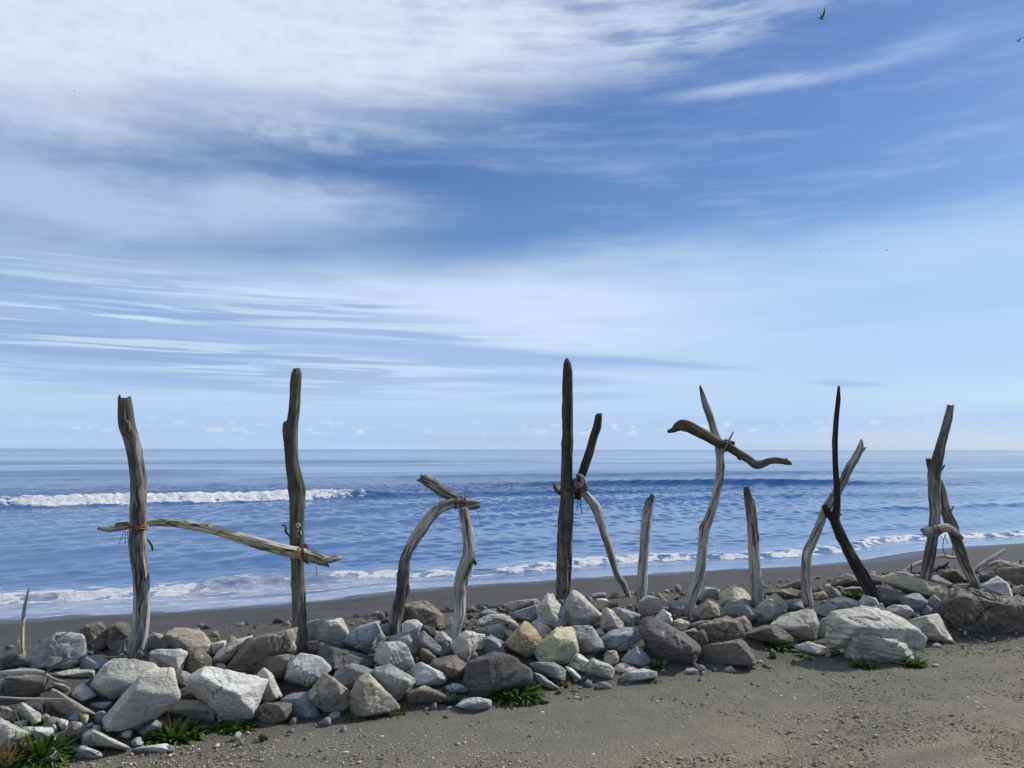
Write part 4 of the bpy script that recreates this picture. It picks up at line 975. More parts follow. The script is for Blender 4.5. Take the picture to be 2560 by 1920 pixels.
w = Wood(); w.limb('R5', [(135, 1305, 24, .45, .11), (220, 1312, 40, .6, .11), (300, 1298, 50, .6, .11), (370, 1280, 52, .5, .11), (490, 1268, 46, .62, .11), (620, 1265, 53, .7, .10), (760, 1275, 57, .72, .07), (900, 1298, 62, .72, .03), (1050, 1335, 67, .68, -.02), (1200, 1380, 72, .66, -.06), (1350, 1425, 77, .66, -.09), (1500, 1468, 82, .68, -.11), (1620, 1492, 79, .7, -.12), (1720, 1515, 79, .6, -.12), (1790, 1540, 82, .5, -.12), (1835, 1556, 60, .45, -.12)], (DH + DR) / 2 , jag=(.3, .9), n=44, rough=1.7, knots=6)
w.limb('R5', [(1800, 1540, 70, .55, -.12), (1870, 1535, 56, .7, -.12), (1915, 1528, 36, .75, -.12), (1938, 1524, 12, .75, -.12)], (DH + DR) / 2, jag=(0, .5), n=14, knots=0)
w.limb('R5', [(265, 1275, 16, .3, .08), (300, 1272, 26, .3, .08), (360, 1268, 26, .3, .08)], (DH + DR) / 2, n=10, knots=0)
w.build('crossbar', W_BAR, PH, lh)
rp = Rope()
c = zpt('R5', 428, 1290, D); rr = 60 * .3375 * D / F
rp.ring(c, (rr * 1.04, 0, 0), (0, rr * 1.04, 0), .0035, 3, (0, 0, .011), seed=2)
for q in (((330, 1325, .04), (310, 1370, .04), (287, 1420, .04)), ((340, 1330, .04), (333, 1380, .04), (338, 1425, .04)), ((352, 1330, .04), (350, 1390, .04))): rp.pts('R5', q, D, .0022)
rp.build('lashing', M_ROPE, PH, lh)
rp = Rope(); rp.ring(c + np.array((0, 0, -.006)), (rr * 1.08, 0, 0), (0, rr * 1.08, 0), .0045, 2, (0, 0, .016), seed=5); 
rp.build('lashing', M_ROPE_O, PH, lh); rp = Rope()
rp.pts('R5', ((1560, 1505, -.17), (1590, 1480, -.19), (1625, 1462, -.17)), (DH + DR) / 2, .005)
rp.build('lashing', M_ROPE_O, PH, lh)
rp = Rope(); rp.ring(zpt('R5', 1668, 1490, (DH + DR) / 2 - .11), (-.012, 0, .062), (0, .062, 0), .004, 3, (.009, 0, 0), seed=8)
rp.pts('R5', ((1680, 1465, -.16), (1710, 1458, -.16), (1760, 1480, -.16)), (DH + DR) / 2, .002)
rp.pts('R5', ((1750, 1580, -.14), (1752, 1620, -.14), (1748, 1665, -.14)), (DH + DR) / 2, .0018)
rp.build('lashing', M_ROPE, PH, lh)
w = Wood(); w.limb('R5', [(480, 1375, 10, .1, .05), (500, 1390, 13, .1, .05), (520, 1415, 15, .1, .05), (535, 1445, 17, .15, .05), (537, 1468, 15, .3, .05)], D, n=8, knots=0).build('twig', W_DARK, PH, lh)
w = Wood(); w.limb('R5', [(1568, 1395, 8, .05, .05), (1545, 1355, 14, .05, .05), (1525, 1330, 20, .05, .05), (1524, 1300, 13, .05, .05), (1515, 1285, 12, .05, .05), (1495, 1288, 9, .05, .05)], DR, n=8, knots=0).build('twig', W_DARK, PH, lh)
# small white heart and marks painted on the second post
def paint_patch(cells, D, base, parent):
    V, Fc = [], []
    for poly in cells:
        b0 = len(V)
        pp = [at_depth(700 + x * .0663, 1290 + y * .0663, D) for x, y in poly]
        V += [p + np.array((0, -.004, 0)) for p in pp] + [p + np.array((0, .012, 0)) for p in pp]; k = len(poly)
        Fc.append(tuple(range(b0, b0 + k)))
        for i in range(k): Fc.append((b0 + i, b0 + (i + 1) % k, b0 + k + (i + 1) % k, b0 + k + i))
    m, nt, b = new_mat('white_paint'); n = noise(nt, coord(nt), 140, 3, .6); setp(nt, b, color=mix(nt, n.step(.35, .65), (.16, .15, .14), (.48, .47, .46)), rough=.8)
    return link_mesh('painted_mark', V, Fc, m, parent=parent, loc=base, smooth=False)
heart = [(690, 300), (655, 262), (605, 290), (595, 345), (630, 420), (700, 472), (745, 410), (770, 340), (755, 290), (720, 270)]
bars = [[(610, 535 + 42 * i), (700, 525 + 42 * i), (705, 545 + 42 * i), (612, 556 + 42 * i)] for i in range(7)] + [[(640, 540), (662, 540), (668, 800), (648, 800)], [(765, 540), (785, 540), (790, 700), (768, 690)]]
rad = 53 * .3375 * DR / F
paint_patch([heart] + bars, DR - rad * 1.0, PH, lh)

# ---- O (arch)
PO = foot('R6', 285, 1540); D = PO[1]
lo = empty('driftwood_letter', PO, 'driftwood letter O like an arch of two bent legs lashed at the top', 'letter', GL)
w = Wood(); w.limb('R6', [(278, 1620, 100, .4), (282, 1560, 98, .42), (288, 1450, 98, .35), (300, 1350, 94, .25), (326, 1250, 92, .16), (340, 1150, 94, .14), (345, 1060, 92, .16), (352, 980, 84, .25), (388, 880, 76, .4), (450, 770, 90, .55), (500, 690, 95, .62), (562, 605, 88, .66), (640, 540, 80, .68), (720, 508, 76, .66), (800, 508, 80, .5), (870, 515, 76, .36), (930, 515, 64, .34), (958, 512, 42, .3)], D, jag=(.1, .5), n=44, rough=1.8, knots=6)
w.limb('R6', [(372, 1140, 40, .2), (385, 1200, 34, .5), (380, 1240, 22, .6)], D, n=10, knots=0)
w.build('leg', W_GREY, PO, lo)
w = Wood(); w.limb('R6', [(822, 545, 78, .5, .05), (845, 680, 84, .6, .04), (865, 780, 90, .62, .02), (872, 900, 106, .62, 0), (850, 990, 106, .62, 0), (820, 1080, 104, .64, 0), (798, 1180, 96, .68, 0), (796, 1280, 90, .66, 0), (796, 1380, 84, .62, 0), (778, 1460, 80, .6, 0), (760, 1540, 80, .56, 0), (744, 1640, 76, .5, 0), (742, 1700, 76, .4, 0)], foot('R6', 745, 1620)[1], jag=(.2, .1), n=44, rough=1.7, knots=5)
w.limb('R6', [(900, 940, 44, .5), (918, 980, 34, .25), (922, 1000, 14, .2)], foot('R6', 745, 1620)[1], n=10, knots=0)
w.build('leg', W_GREY, PO, lo, 'paler right leg of the arch')
w = Wood(); w.limb('R6', [(480, 305, 52, .3, .04), (530, 325, 78, .42, .04), (600, 365, 84, .4, .04), (680, 420, 84, .38, .04), (745, 452, 74, .35, .04), (800, 475, 58, .3, .03), (835, 495, 34, .3, .03)], D, jag=(.9, .3), n=44, rough=2.2, knots=3).build('branch', W_GREY, PO, lo)
rp = Rope()
for (x, y) in ((765, 505), (805, 508), (832, 509)): rp.ring(zpt('R6', x, y, D), (.004, 0, 43 * .3135 * D / F), (0, 43 * .3135 * D / F, 0), .0028, 2, (.006, 0, 0), seed=x)
rp.build('lashing', M_ROPE, PO, lo); rp = Rope()
rp.pts('R6', ((632, 430, -.03), (640, 480, -.06), (628, 565, -.05), (640, 562, -.05), (655, 500, -.06), (655, 440, -.03)), D, .003)
rp.build('lashing', M_ROPE, PO, lo); rp = Rope()
rp.pts('R6', ((838, 475, -.03), (850, 445, -.03), (885, 470, -.03)), D, .0025); rp.pts('R6', ((830, 478, -.03), (845, 405, 0)), D, .003)
rp.build('lashing', M_ROPE, PO, lo); rp = Rope(); rp.pts('R6', ((925, 520, -.05), (938, 550, -.03), (950, 620, 0), (968, 695, 0)), D, .0017)
rp.build('lashing', M_ROPE, PO, lo)

# ---- K
PK = foot('R7', 160, 1520); D = PK[1]
lk = empty('driftwood_letter', PK, 'driftwood letter K with the tallest bark covered post and a crooked leg', 'letter', GL)
w = Wood(); w.limb('R7', [(183, 82, 8, .3), (183, 95, 26, .28), (184, 115, 42, .25), (186, 160, 54, .25), (187, 250, 60, .25), (187, 400, 61, .25), (186, 600, 62, .3), (182, 760, 66, .35), (183, 860, 74, .38), (185, 900, 80, .42), (180, 1000, 86, .45), (172, 1150, 88, .5), (168, 1300, 83, .5), (162, 1450, 82, .5), (158, 1540, 80, .45), (156, 1600, 80, .4)], D, jag=(.1, .1), n=44, rough=1.2, knots=4).build('post', W_BARK, PK, lk)
w = Wood(); w.limb('R7', [(372, 418, 40, .3, .02), (364, 480, 48, .28, .02), (340, 560, 48, .28, .02), (311, 660, 50, .28, .03), (280, 750, 48, .35, .04), (262, 800, 46, .3, .05), (250, 880, 44, .15, .06), (244, 920, 36, .1, .06)], D, jag=(.7, .3), n=44, rough=1.3, knots=2).build('arm', W_BARK, PK, lk)
w = Wood(); w.limb('R7', [(262, 885, 50, .2, .03), (285, 885, 48, .5, .02), (320, 920, 52, .58, .02), (348, 960, 56, .58, .02), (375, 1030, 50, .55, .02), (400, 1110, 45, .5, .02), (430, 1200, 40, .5, .02), (455, 1290, 38, .48, .02), (480, 1370, 36, .5, .02), (520, 1430, 38, .52, .02), (545, 1490, 34, .5, .02), (560, 1570, 32, .45, .02), (566, 1620, 32, .4, .02)], D, jag=(.2, .1), n=18, rough=2.2, knots=8).build('leg', W_GREY, PK, lk, 'crooked thin silver leg')
w = Wood(); w.limb('R7', [(108, 828, 14, .15, .07), (115, 852, 24, .2, .07), (132, 876, 26, .2, .07), (165, 888, 26, .2, .075), (220, 870, 30, .25, .07), (262, 845, 36, .4, .0), (280, 815, 34, .55, -.03), (270, 790, 30, .6, -.03), (250, 778, 24, .5, -.02), (238, 780, 14, .3, -.02)], D, jag=(.1, .3), n=16, rough=1.6, knots=2)
w.limb('R7', [(232, 800, 30, .3, .0), (238, 835, 40, .4, .0), (250, 860, 30, .3, .0)], D, n=12, knots=1)
w.limb('R7', [(292, 812, 14, .4, .0), (296, 832, 20, .45, .0), (292, 862, 16, .3, .0)], D, n=10, knots=0)
w.build('root_knot', W_GREY, PK, lk)
rp = Rope(); s7 = .422 * D / F
for dy, sd in ((852, 3), (862, 4), (870, 6)): rp.ring(zpt('R7', 225, dy, D), (82 * s7, 0, 4 * s7), (0, 44 * s7, 0), .003, 2, (0, 0, .005), wob=.02, seed=sd)
rp.pts('R7', ((262, 925, 0), (265, 960, 0), (274, 1005, 0)), D, .0045); rp.pts('R7', ((248, 925, 0), (245, 960, 0), (240, 990, 0)), D, .003)
rp.build('lashing', M_ROPE, PK, lk)

# ---- I (first)
P = foot('R7', 626, 1560)
w = Wood(); w.limb('R7', [(690, 893, 20, .12), (686, 910, 34, .15), (672, 945, 50, .4), (660, 1000, 58, .55), (650, 1100, 58, .58), (642, 1200, 58, .6), (635, 1300, 60, .62), (630, 1400, 60, .64), (628, 1500, 62, .62), (625, 1580, 62, .55), (624, 1630, 62, .5)], P[1], jag=(.8, .1), n=44, rough=1.3, knots=3)
w.limb('R7', [(648, 985, 22, .5), (652, 940, 18, .45), (655, 918, 8, .4)], P[1], n=8, knots=0)
tag(w.build('driftwood_letter', W_GREY, P), 'driftwood letter I, the leaning post just right of the first K', 'letter', GL)

# ---- T
PT = foot('R8', 205, 1590); D = PT[1]
lt = empty('driftwood_letter', PT, 'driftwood letter T with a swooping crossbar shaped like a goose head', 'letter', GL)
w = Wood(); w.limb('R8', [(286, 112, 8, .4), (291, 135, 20, .42), (302, 175, 30, .42), (325, 250, 42, .4), (350, 320, 45, .42), (375, 400, 46, .5), (396, 460, 46, .5), (410, 540, 50, .55), (416, 620, 51, .58), (412, 700, 50, .58), (396, 790, 52, .58), (372, 890, 52, .58), (342, 980, 55, .56), (318, 1040, 64, .54), (306, 1110, 60, .58), (298, 1200, 60, .6), (290, 1290, 62, .6), (265, 1390, 68, .62), (236, 1470, 75, .6), (214, 1540, 80, .58), (198, 1620, 84, .5), (192, 1670, 84, .45)], D, jag=(.5, .1), n=44, rough=1.3, knots=7)
w.limb('R8', [(300, 1060, 26, .5), (290, 1030, 20, .4), (288, 1014, 8, .4)], D, n=8, knots=0)
w.build('post', W_GREY, PT, lt)
w = Wood(); w.limb('R8', [(76, 412, 20, .12, -.09), (112, 402, 34, .15, -.09), (140, 382, 58, .2, -.09), (165, 372, 72, .24, -.09), (200, 376, 74, .28, -.09), (260, 405, 70, .3, -.09), (330, 442, 66, .28, -.09), (400, 480, 62, .26, -.09), (470, 512, 56, .24, -.09), (540, 556, 50, .28, -.09), (600, 592, 50, .3, -.09), (655, 628, 56, .3, -.09), (690, 622, 48, .3, -.09), (730, 605, 42, .32, -.09), (790, 600, 40, .3, -.09), (850, 611, 36, .22, -.09), (874, 619, 20, .15, -.09)], D, jag=(.2, .6), n=44, rough=1.0, knots=3)
w.limb('R8', [(470, 490, 34, .08, -.06), (495, 486, 30, .05, -.06), (510, 490, 22, .05, -.06)], D, n=10, knots=0)
w.limb('R8', [(536, 570, 36, .25, -.09), (542, 588, 26, .2, -.09), (546, 596, 10, .2, -.09)], D, n=10, knots=0)
w.limb('R8', [(838, 600, 20, .25, -.09), (846, 590, 16, .25, -.09), (852, 588, 8, .25, -.09)], D, n=8, knots=0)
w.build('crossbar', W_TAN, PT, lt)
w = Wood(); w.limb('R8', [(438, 545, 8, .4, -.13), (460, 500, 11, .4, -.14), (480, 455, 12, .45, -.13), (502, 412, 9, .5, -.12)], D, n=8, knots=0).build('twig', W_GREY, PT, lt)
rp = Rope(); s8 = .3857 * D / F
rp.ring(zpt('R8', 455, 502, D - .06), (10 * s8, 0, 34 * s8), (0, 34 * s8 + .05, 0), .0035, 3, (.008, 0, -.003), seed=4); rp.ring(zpt('R8', 430, 490, D - .05), (26 * s8, 0, 26 * s8), (0, 30 * s8 + .04, 0), .003, 2, (.008, 0, 0), seed=7)
rp.pts('R8', ((450, 450, -.1), (440, 490, -.13), (445, 560, -.1)), D, .0025)
rp.build('lashing', M_ROPE, PT, lt)

# ---- I (second)
P = foot('R8', 654, 1530)
w = Wood(); w.limb('R8', [(586, 772, 34, .08), (590, 800, 42, .12), (598, 840, 52, .25), (612, 890, 66, .4), (622, 960, 68, .5), (628, 1050, 68, .5), (634, 1150, 69, .58), (638, 1250, 72, .62), (642, 1350, 76, .66), (648, 1450, 77, .66), (653, 1530, 80, .62), (656, 1600, 80, .5)], P[1], jag=(.5, .1), n=44, rough=1.4, knots=4)
w.limb('R8', [(642, 930, 20, .3), (638, 880, 18, .2), (634, 850, 8, .2)], P[1], n=8, knots=0)
tag(w.build('driftwood_letter', W_GREY, P), 'driftwood letter I with a dark tip, the stout post right of the T', 'letter', GL)

# ---- K (second)
PK2 = foot('R9', 160, 1530); D = PK2[1]
l2 = empty('driftwood_letter', PK2, 'driftwood letter K of a pale pole crossed by a thin dark forked limb', 'letter', GL)
w = Wood(); w.limb('R9', [(500, 462, 12, .5, .03), (500, 480, 24, .5, .03), (496, 510, 38, .52, .03), (470, 570, 46, .5, .03), (422, 650, 52, .52, .03), (382, 735, 50, .5, .03), (342, 808, 52, .55, .03), (292, 878, 55, .6, .02), (252, 960, 50, .5, .02), (222, 1040, 54, .45, .01), (186, 1120, 55, .5, 0), (152, 1195, 60, .55, 0), (144, 1280, 62, .58, 0), (143, 1350, 60, .55, 0), (145, 1430, 62, .56, 0), (153, 1500, 66, .6, 0), (163, 1570, 64, .55, 0), (168, 1620, 64, .5, 0)], D, jag=(.4, .1), n=44, rough=1.4, knots=7)
w.limb('R9', [(508, 535, 20, .5, .03), (524, 520, 14, .5, .03), (537, 513, 6, .5, .03)], D, n=8, knots=0)
w.limb('R9', [(384, 700, 22, .5, .01), (380, 684, 18, .5, 0), (378, 676, 8, .5, 0)], D, n=8, knots=0)
w.limb('R9', [(310, 838, 26, .5, .01), (302, 822, 18, .5, 0), (300, 812, 6, .5, 0)], D, n=8, knots=0)
w.build('pole', W_GREY, PK2, l2, 'pale bent pole leaning right')
w = Wood(); D2 = foot('R9', 590, 1500)[1] if abs(foot('R9', 590, 1500)[1] - D) < .6 else D
w.limb('R9', [(355, 118, 14, .15, -.03), (352, 200, 28, .15, -.03), (342, 300, 31, .14, -.03), (334, 400, 33, .12, -.03), (330, 500, 36, .12, -.03), (332, 600, 34, .12, -.03), (337, 700, 36, .12, -.03), (344, 800, 38, .12, -.03), (345, 880, 40, .12, -.03), (338, 940, 50, .15, -.03), (330, 985, 60, .2, -.02), (345, 1030, 62, .25, -.02), (385, 1120, 66, .3, -.01), (430, 1210, 70, .3, 0), (475, 1290, 75, .28, 0), (520, 1370, 80, .28, 0), (560, 1440, 85, .26, 0), (592, 1505, 85, .25, 0), (612, 1550, 85, .2, 0)], D, jag=(.6, .1), n=44, rough=1.0, knots=3)
w.limb('R9', [(258, 888, 30, .08, -.05), (272, 915, 40, .1, -.05), (290, 945, 46, .15, -.04), (320, 985, 52, .2, -.02), (340, 1020, 44, .2, -.02)], D, n=16, knots=1, jag=(.3, .1))
w.build('forked_limb', W_DARK, PK2, l2)
rp = Rope(); s9 = .3859 * D / F; rp.ring(zpt('R9', 330, 945, D - .02), (34 * s9, 0, 0), (0, 36 * s9, 8 * s9), .003, 2, (0, 0, .006), seed=3); rp.build('lashing', M_ROPE, PK2, l2)

# ---- A
PA = foot('R9', 905, 1490); D = PA[1]
la = empty('driftwood_letter', PA, 'driftwood letter A of two leaning legs with a short pale bark crossbar', 'letter', GL)
w = Wood(); w.limb('R9', [(1079, 240, 38, .3), (1070, 300, 45, .32), (1045, 400, 52, .32), (1017, 500, 58, .28), (1000, 570, 66, .22), (982, 650, 76, .2), (972, 730, 74, .3), (974, 830, 70, .38), (980, 930, 67, .42), (972, 1030, 64, .42), (960, 1120, 62, .36), (942, 1230, 66, .32), (922, 1340, 66, .3), (906, 1440, 66, .3), (896, 1500, 62, .3), (888, 1560, 62, .3)], D, jag=(.35, .1), n=44, rough=1.4, knots=5).build('leg', W_GREY, PA, la)
w = Wood(); w.limb('R9', [(934, 590, 32, .1, .08), (948, 640, 36, .15, .08), (975, 695, 38, .2, .08), (1003, 745, 44, .25, .08), (1020, 800, 50, .3, .08), (1035, 870, 56, .32, .08), (1052, 940, 62, .32, .08), (1080, 1010, 64, .3, .08), (1110, 1100, 62, .2, .08), (1150, 1200, 60, .34, .08), (1185, 1290, 58, .4, .08), (1218, 1370, 54, .36, .08), (1240, 1420, 45, .34, .08), (1256, 1460, 45, .3, .08)], D, jag=(.3, .1), n=44, rough=1.6, knots=5)
w.limb('R9', [(1068, 950, 18, .2, .06), (1085, 920, 13, .2, .06), (1100, 894, 7, .2, .06)], D, n=8, knots=0)
w.limb('R9', [(1020, 660, 16, .15, .02), (1034, 640, 12, .15, .02), (1042, 626, 6, .15, .02)], D, n=8, knots=0)
w.build('leg', W_GREY, PA, la)
w = Wood(); w.limb('R9', [(898, 1060, 40, .6, -.03), (925, 1060, 56, .66, -.06), (965, 1056, 64, .62, -.07), (1000, 1046, 60, .7, -.06), (1045, 1038, 54, .72, -.04), (1085, 1050, 50, .55, -.02), (1120, 1072, 42, .45, 0), (1150, 1096, 26, .4, .01), (1163, 1107, 8, .3, .01)], D, jag=(.6, .3), n=44, rough=2.4, knots=4, flat=.6).build('crossbar', W_GREY, PA, la)
rp = Rope(); s9 = .3859 * D / F
rp.pts('R9', ((985, 1015, -.1), (1005, 1040, -.11), (1018, 1070, -.1), (1000, 1090, -.1)), D, .005); rp.pts('R9', ((945, 1030, -.1), (962, 1018, -.1), (975, 1040, -.12), (972, 1080, -.11)), D, .004)
rp.pts('R9', ((1045, 1075), (1035, 1110), (1028, 1150), (1032, 1190), (1050, 1215)), D, .004); rp.pts('R9', ((1012, 1080), (1030, 1110)), D, .003); rp.pts('R9', ((1050, 1080), (1048, 1110), (1060, 1138)), D, .003); rp.pts('R9', ((1092, 1150, .05), (1092, 1215, .05)), D, .003)
rp.ring(zpt('R9', 968, 1050, D - .02), (44 * s9, 0, 10 * s9), (0, 40 * s9 + .03, 0), .003, 2, (0, 0, .02), seed=9)
rp.build('lashing', M_ROPE, PA, la)

# ------------------------------------------------------------------ loose driftwood
def loose(reg, limbs, D, mat, name, label, cat, **k):
    w = Wood()
    for l in limbs: w.limb(reg, l, D, **k)
    ox, oy, s = ZR[reg]; q = limbs[0][-1]; base = at_depth(ox + s * q[0], oy + s * q[1], D)
    return tag(w.build(name, mat, base), label, cat)
D = foot('R1', 180, 770)[1]
loose('R1', [[(236, 203, 8, .6), (228, 240, 16, .6), (205, 330, 22, .62), (186, 450, 28, .66), (178, 570, 34, .7), (178, 680, 36, .66), (180, 790, 40, .6), (181, 850, 40, .5)], [(148, 640, 14, .5, .02), (153, 690, 26, .55, .02), (160, 770, 28, .5, .02), (164, 840, 28, .4, .02)]], D, W_PALE, 'driftwood_stick', 'thin upright bleached stick with a stub at its foot at the far left', 'stick', n=14, knots=2)
D = hit(100, 1712)[1] - .22
loose('R1', [[(-60, 912, 36, .5), (0, 905, 38, .55), (80, 898, 46, .58), (160, 893, 50, .6), (280, 890, 46, .55), (340, 902, 38, .45), (400, 935, 26, .4), (450, 958, 20, .4), (540, 977, 12, .4)], [(362, 900, 18, .2), (400, 870, 22, .2), (450, 838, 22, .18), (540, 790, 20, .2), (632, 778, 13, .25)], [(385, 925, 14, .1), (375, 970, 14, .1), (355, 1020, 10, .1)]], D, W_GREY, 'driftwood_branch', 'forked grey branch lying over the rocks at the left edge', 'branch', n=14, knots=3)
D = hit(100, 1748)[1] - .25
loose('R1', [[(-60, 1098, 20, .5), (0, 1099, 22, .5), (150, 1106, 24, .5), (250, 1108, 23, .45), (350, 1110, 20, .5), (450, 1111, 18, .5), (517, 1112, 12, .45)], [(20, 1108, 12, .3), (80, 1122, 9, .3), (115, 1120, 5, .3)]], D, W_GREY, 'driftwood_branch', 'straight thin branch lying level below the forked grey branch', 'branch', n=12, knots=3)
loose('R1', [[(-40, 952, 10, .6), (0, 957, 11, .6), (60, 963, 11, .6), (118, 971, 6, .6)]], hit(20, 1702)[1] - .2, W_GREY, 'twig', 'short thin twig poking in between the two left branches', 'twig', n=8, knots=0)
D = hit(2280, 1424)[1] - .1
loose('R4', [[(1228, 340, 14, .75), (1260, 322, 24, .75), (1290, 306, 28, .8), (1360, 280, 30, .8), (1400, 266, 28, .75), (1440, 250, 27, .85), (1490, 240, 24, .85), (1530, 249, 22, .85), (1560, 252, 20, .85), (1588, 252, 16, .85)]], D, W_PALE, 'driftwood_log', 'pale bent log lying behind the legs of the A', 'log', n=14, knots=2)
loose('R4', [[(1405, 352, 18, .3), (1440, 332, 24, .3), (1470, 318, 24, .25), (1505, 305, 20, .2), (1522, 292, 12, .15), (1530, 282, 6, .1)], [(1500, 308, 12, .4), (1475, 316, 12, .6), (1462, 305, 8, .6)]], hit(2340, 1428)[1] - .1, W_DARK, 'driftwood_branch', 'dark hooked branch on the sand seen between the legs of the A', 'branch', n=12, knots=1)
D = hit(2440, 1432)[1]
loose('R4', [[(1672, 352, 14, .6), (1700, 334, 20, .6), (1722, 318, 22, .6), (1735, 308, 28, .75), (1760, 292, 28, .8), (1800, 268, 27, .85), (1850, 237, 26, .85), (1890, 212, 25, .85), (1906, 200, 20, .85)]], D, W_PALE, 'driftwood_pole', 'straight bleached pole propped up right of the A', 'pole', n=14, knots=1)
loose('R4', [[(1719, 365, 12, .6), (1722, 390, 20, .6), (1727, 430, 25, .6), (1732, 470, 27, .5), (1734, 500, 27, .5)]], foot('R4', 1728, 470)[1], W_GREY, 'driftwood_stub', 'short upright stub beside the right foot of the A', 'stub', n=12, knots=1)
loose('R4', [[(1280, 292, 6, .1), (1280, 320, 8, .1), (1281, 352, 9, .1)]], hit(2278, 1430)[1] - .12, W_DARK, 'twig', 'short dark upright twig in front of the pale bent log', 'twig', n=8, knots=0)
loose('R4', [[(1120, 352, 12, .3), (1180, 350, 22, .35), (1250, 362, 24, .3), (1330, 372, 14, .3)], [(1150, 344, 10, .5), (1200, 338, 10, .5), (1240, 345, 6, .5)], [(1300, 372, 12, .6), (1360, 362, 14, .6), (1400, 352, 8, .6)]], hit(2270, 1434)[1] - .08, W_GREY, 'driftwood_scrap', 'flaky driftwood scraps heaped on the cream yellow slab', 'driftwood', n=10, knots=1)
loose('R2', [[(676, 1257, 6, .8), (730, 1262, 10, .8), (798, 1268, 5, .8)]], hit(830, 1795)[1], W_PALE, 'twig', 'thin white stick lying on the gravel edge below the pointed tan boulder', 'twig', n=8, knots=0)
loose('R4', [[(1905, 285, 10, .7), (1960, 288, 16, .7), (2050, 292, 18, .7)]], hit(2540, 1408)[1] - .05, W_PALE, 'driftwood_pole', 'bleached pole end lying on the olive boulder at the right edge', 'pole', n=10, knots=0)

# ------------------------------------------------------------------ plants
def leaf_mat(name, a, b_, tip=None):
    m, nt, b = new_mat(name); t = attr(nt, 'tone'); c = mix(nt, t, a, b_); c = mix(nt, t.step(.90, .99), c, (.20, .175, .075))
    setp(nt, b, color=c, rough=.55, spec=.35); b.inputs['Transmission Weight'].default_value = 0.0
    tr = nt.nodes.new('ShaderNodeBsdfTranslucent'); nt.links.new(c.s, tr.inputs['Color'])
    ms = nt.nodes.new('ShaderNodeMixShader'); ms.inputs[0].default_value = .25
    nt.links.new(b.outputs[0], ms.inputs[1]); nt.links.new(tr.outputs[0], ms.inputs[2]); nt.links.new(ms.outputs[0], nt.nodes['Material Output'].inputs['Surface'])
    return m
L_GREEN = leaf_mat('leaf_green', (.026, .066, .015), (.11, .195, .045)); L_LIME = leaf_mat('leaf_lime', (.06, .11, .015), (.20, .27, .05)); L_DRY = leaf_mat('leaf_dry', (.15, .115, .05), (.38, .31, .15)); L_RED = leaf_mat('stalk_red', (.10, .055, .03), (.20, .12, .06))
class Blades:
    def __init__(s, seed): s.V = []; s.F = []; s.T = []; s.n = 0; s.rs = np.random.RandomState(seed)
    def blade(s, P, d, L, w, droop, seg=5, tone=None):
        rs = s.rs; d = np.array(d, float); d /= np.linalg.norm(d); side = np.cross(d, (0, 0, 1.0)); side = side / (np.linalg.norm(side) + 1e-6)
        p = np.array(P, float); t = rs.uniform() if tone is None else tone; rows = []
        for i in range(seg + 1):
            f = i / seg; ww = w * (math.sin(math.pi * min(1, .18 + .82 * f)) ** .7 if i < seg else .02) * .5
            up = np.cross(side, d); rows.append((p - side * ww, p - up * ww * .35 * 1.0, p + side * ww))
            d = d + np.array((0, 0, -droop / seg)); d /= np.linalg.norm(d); p = p + d * L / seg
        b0 = s.n
        for r in rows: s.V += list(r)
        s.T += [np.clip(t + .1 * rs.normal(), 0, 1) for _ in range(3 * (seg + 1))]; s.n += 3 * (seg + 1)
        for i in range(seg):
            for j in (0, 1): a = b0 + 3 * i + j; s.F.append((a, a + 1, a + 4, a + 3))
    def build(s, name, mat, loc, parent=None):
        return link_mesh(name, np.array(s.V), s.F, mat, parent=parent, loc=loc, attrs={'tone': ('FLOAT', s.T)})
def plant(px, py, w_px, h_px, n, bw, mat, label, cat='plant', name='weed_plant', seed=1, droop=1.0, stalks=None, up=.9, ngb=5):
    c = hit(px, py); s = c[1] / F; wr = w_px * s / 2; hr = h_px * s
    B = Blades(seed); rs = B.rs
    def tuft(B, n, hh, bw, up, droop, spread=.62):
        for i in range(n):
            a = rs.uniform(0, 6.28); q = rs.uniform(0, 1) ** .5
            X = c[0] + math.cos(a) * q * wr * spread; Y = c[1] + math.sin(a) * q * wr * .4
            out = np.array((math.cos(a) * (.25 + q), math.sin(a) * (.25 + q), up * rs.uniform(.7, 1.6)))
            B.blade((X, Y, float(terrain(X, Y)) - .004), out, hh * rs.uniform(.4, 1.15), bw * s * rs.uniform(.8, 1.9), droop * rs.uniform(.4, 1.4))
    tuft(B, n, hr, bw, up, droop)
    if stalks is None:
        return tag(B.build(name, mat, tuple(c)), label, cat, 'weeds growing at the foot of the rocks')
    root = empty(name, c, label, cat, 'weeds growing at the foot of the rocks')
    B.build('leaves', mat, tuple(c), root)
    B2 = Blades(seed + 50); ns, sh, smat = stalks
    tuft(B2, ns, sh * s, 2.0, 2.6, .5); B2.build('stalks', smat, tuple(c), root)
    return root
plant(105, 1888, 150, 58, 260, 7, L_GREEN, 'dense green long leaved plant with seed stalks in the bottom left corner', seed=1, up=1.3, droop=1.3, stalks=(16, 105, L_GREEN))
plant(15, 1905, 110, 60, 240, 3.2, L_DRY, 'dry yellow grass tuft in the bottom left corner', name='grass_tuft', cat='grass tuft', seed=2, up=1.6, droop=.8)
plant(95, 1917, 200, 26, 240, 5, L_LIME, 'low yellow green weeds along the bottom left edge', seed=3, up=.8)
plant(435, 1843, 150, 44, 420, 10, L_GREEN, 'large dark leafy weed with rusty stalks before the low tan boulder', seed=4, up=1.1, droop=1.2, stalks=(34, 60, L_RED))
plant(262, 1868, 60, 22, 120, 6, L_LIME, 'small yellow green weed beside the flat grey front stone', seed=5, up=.8)
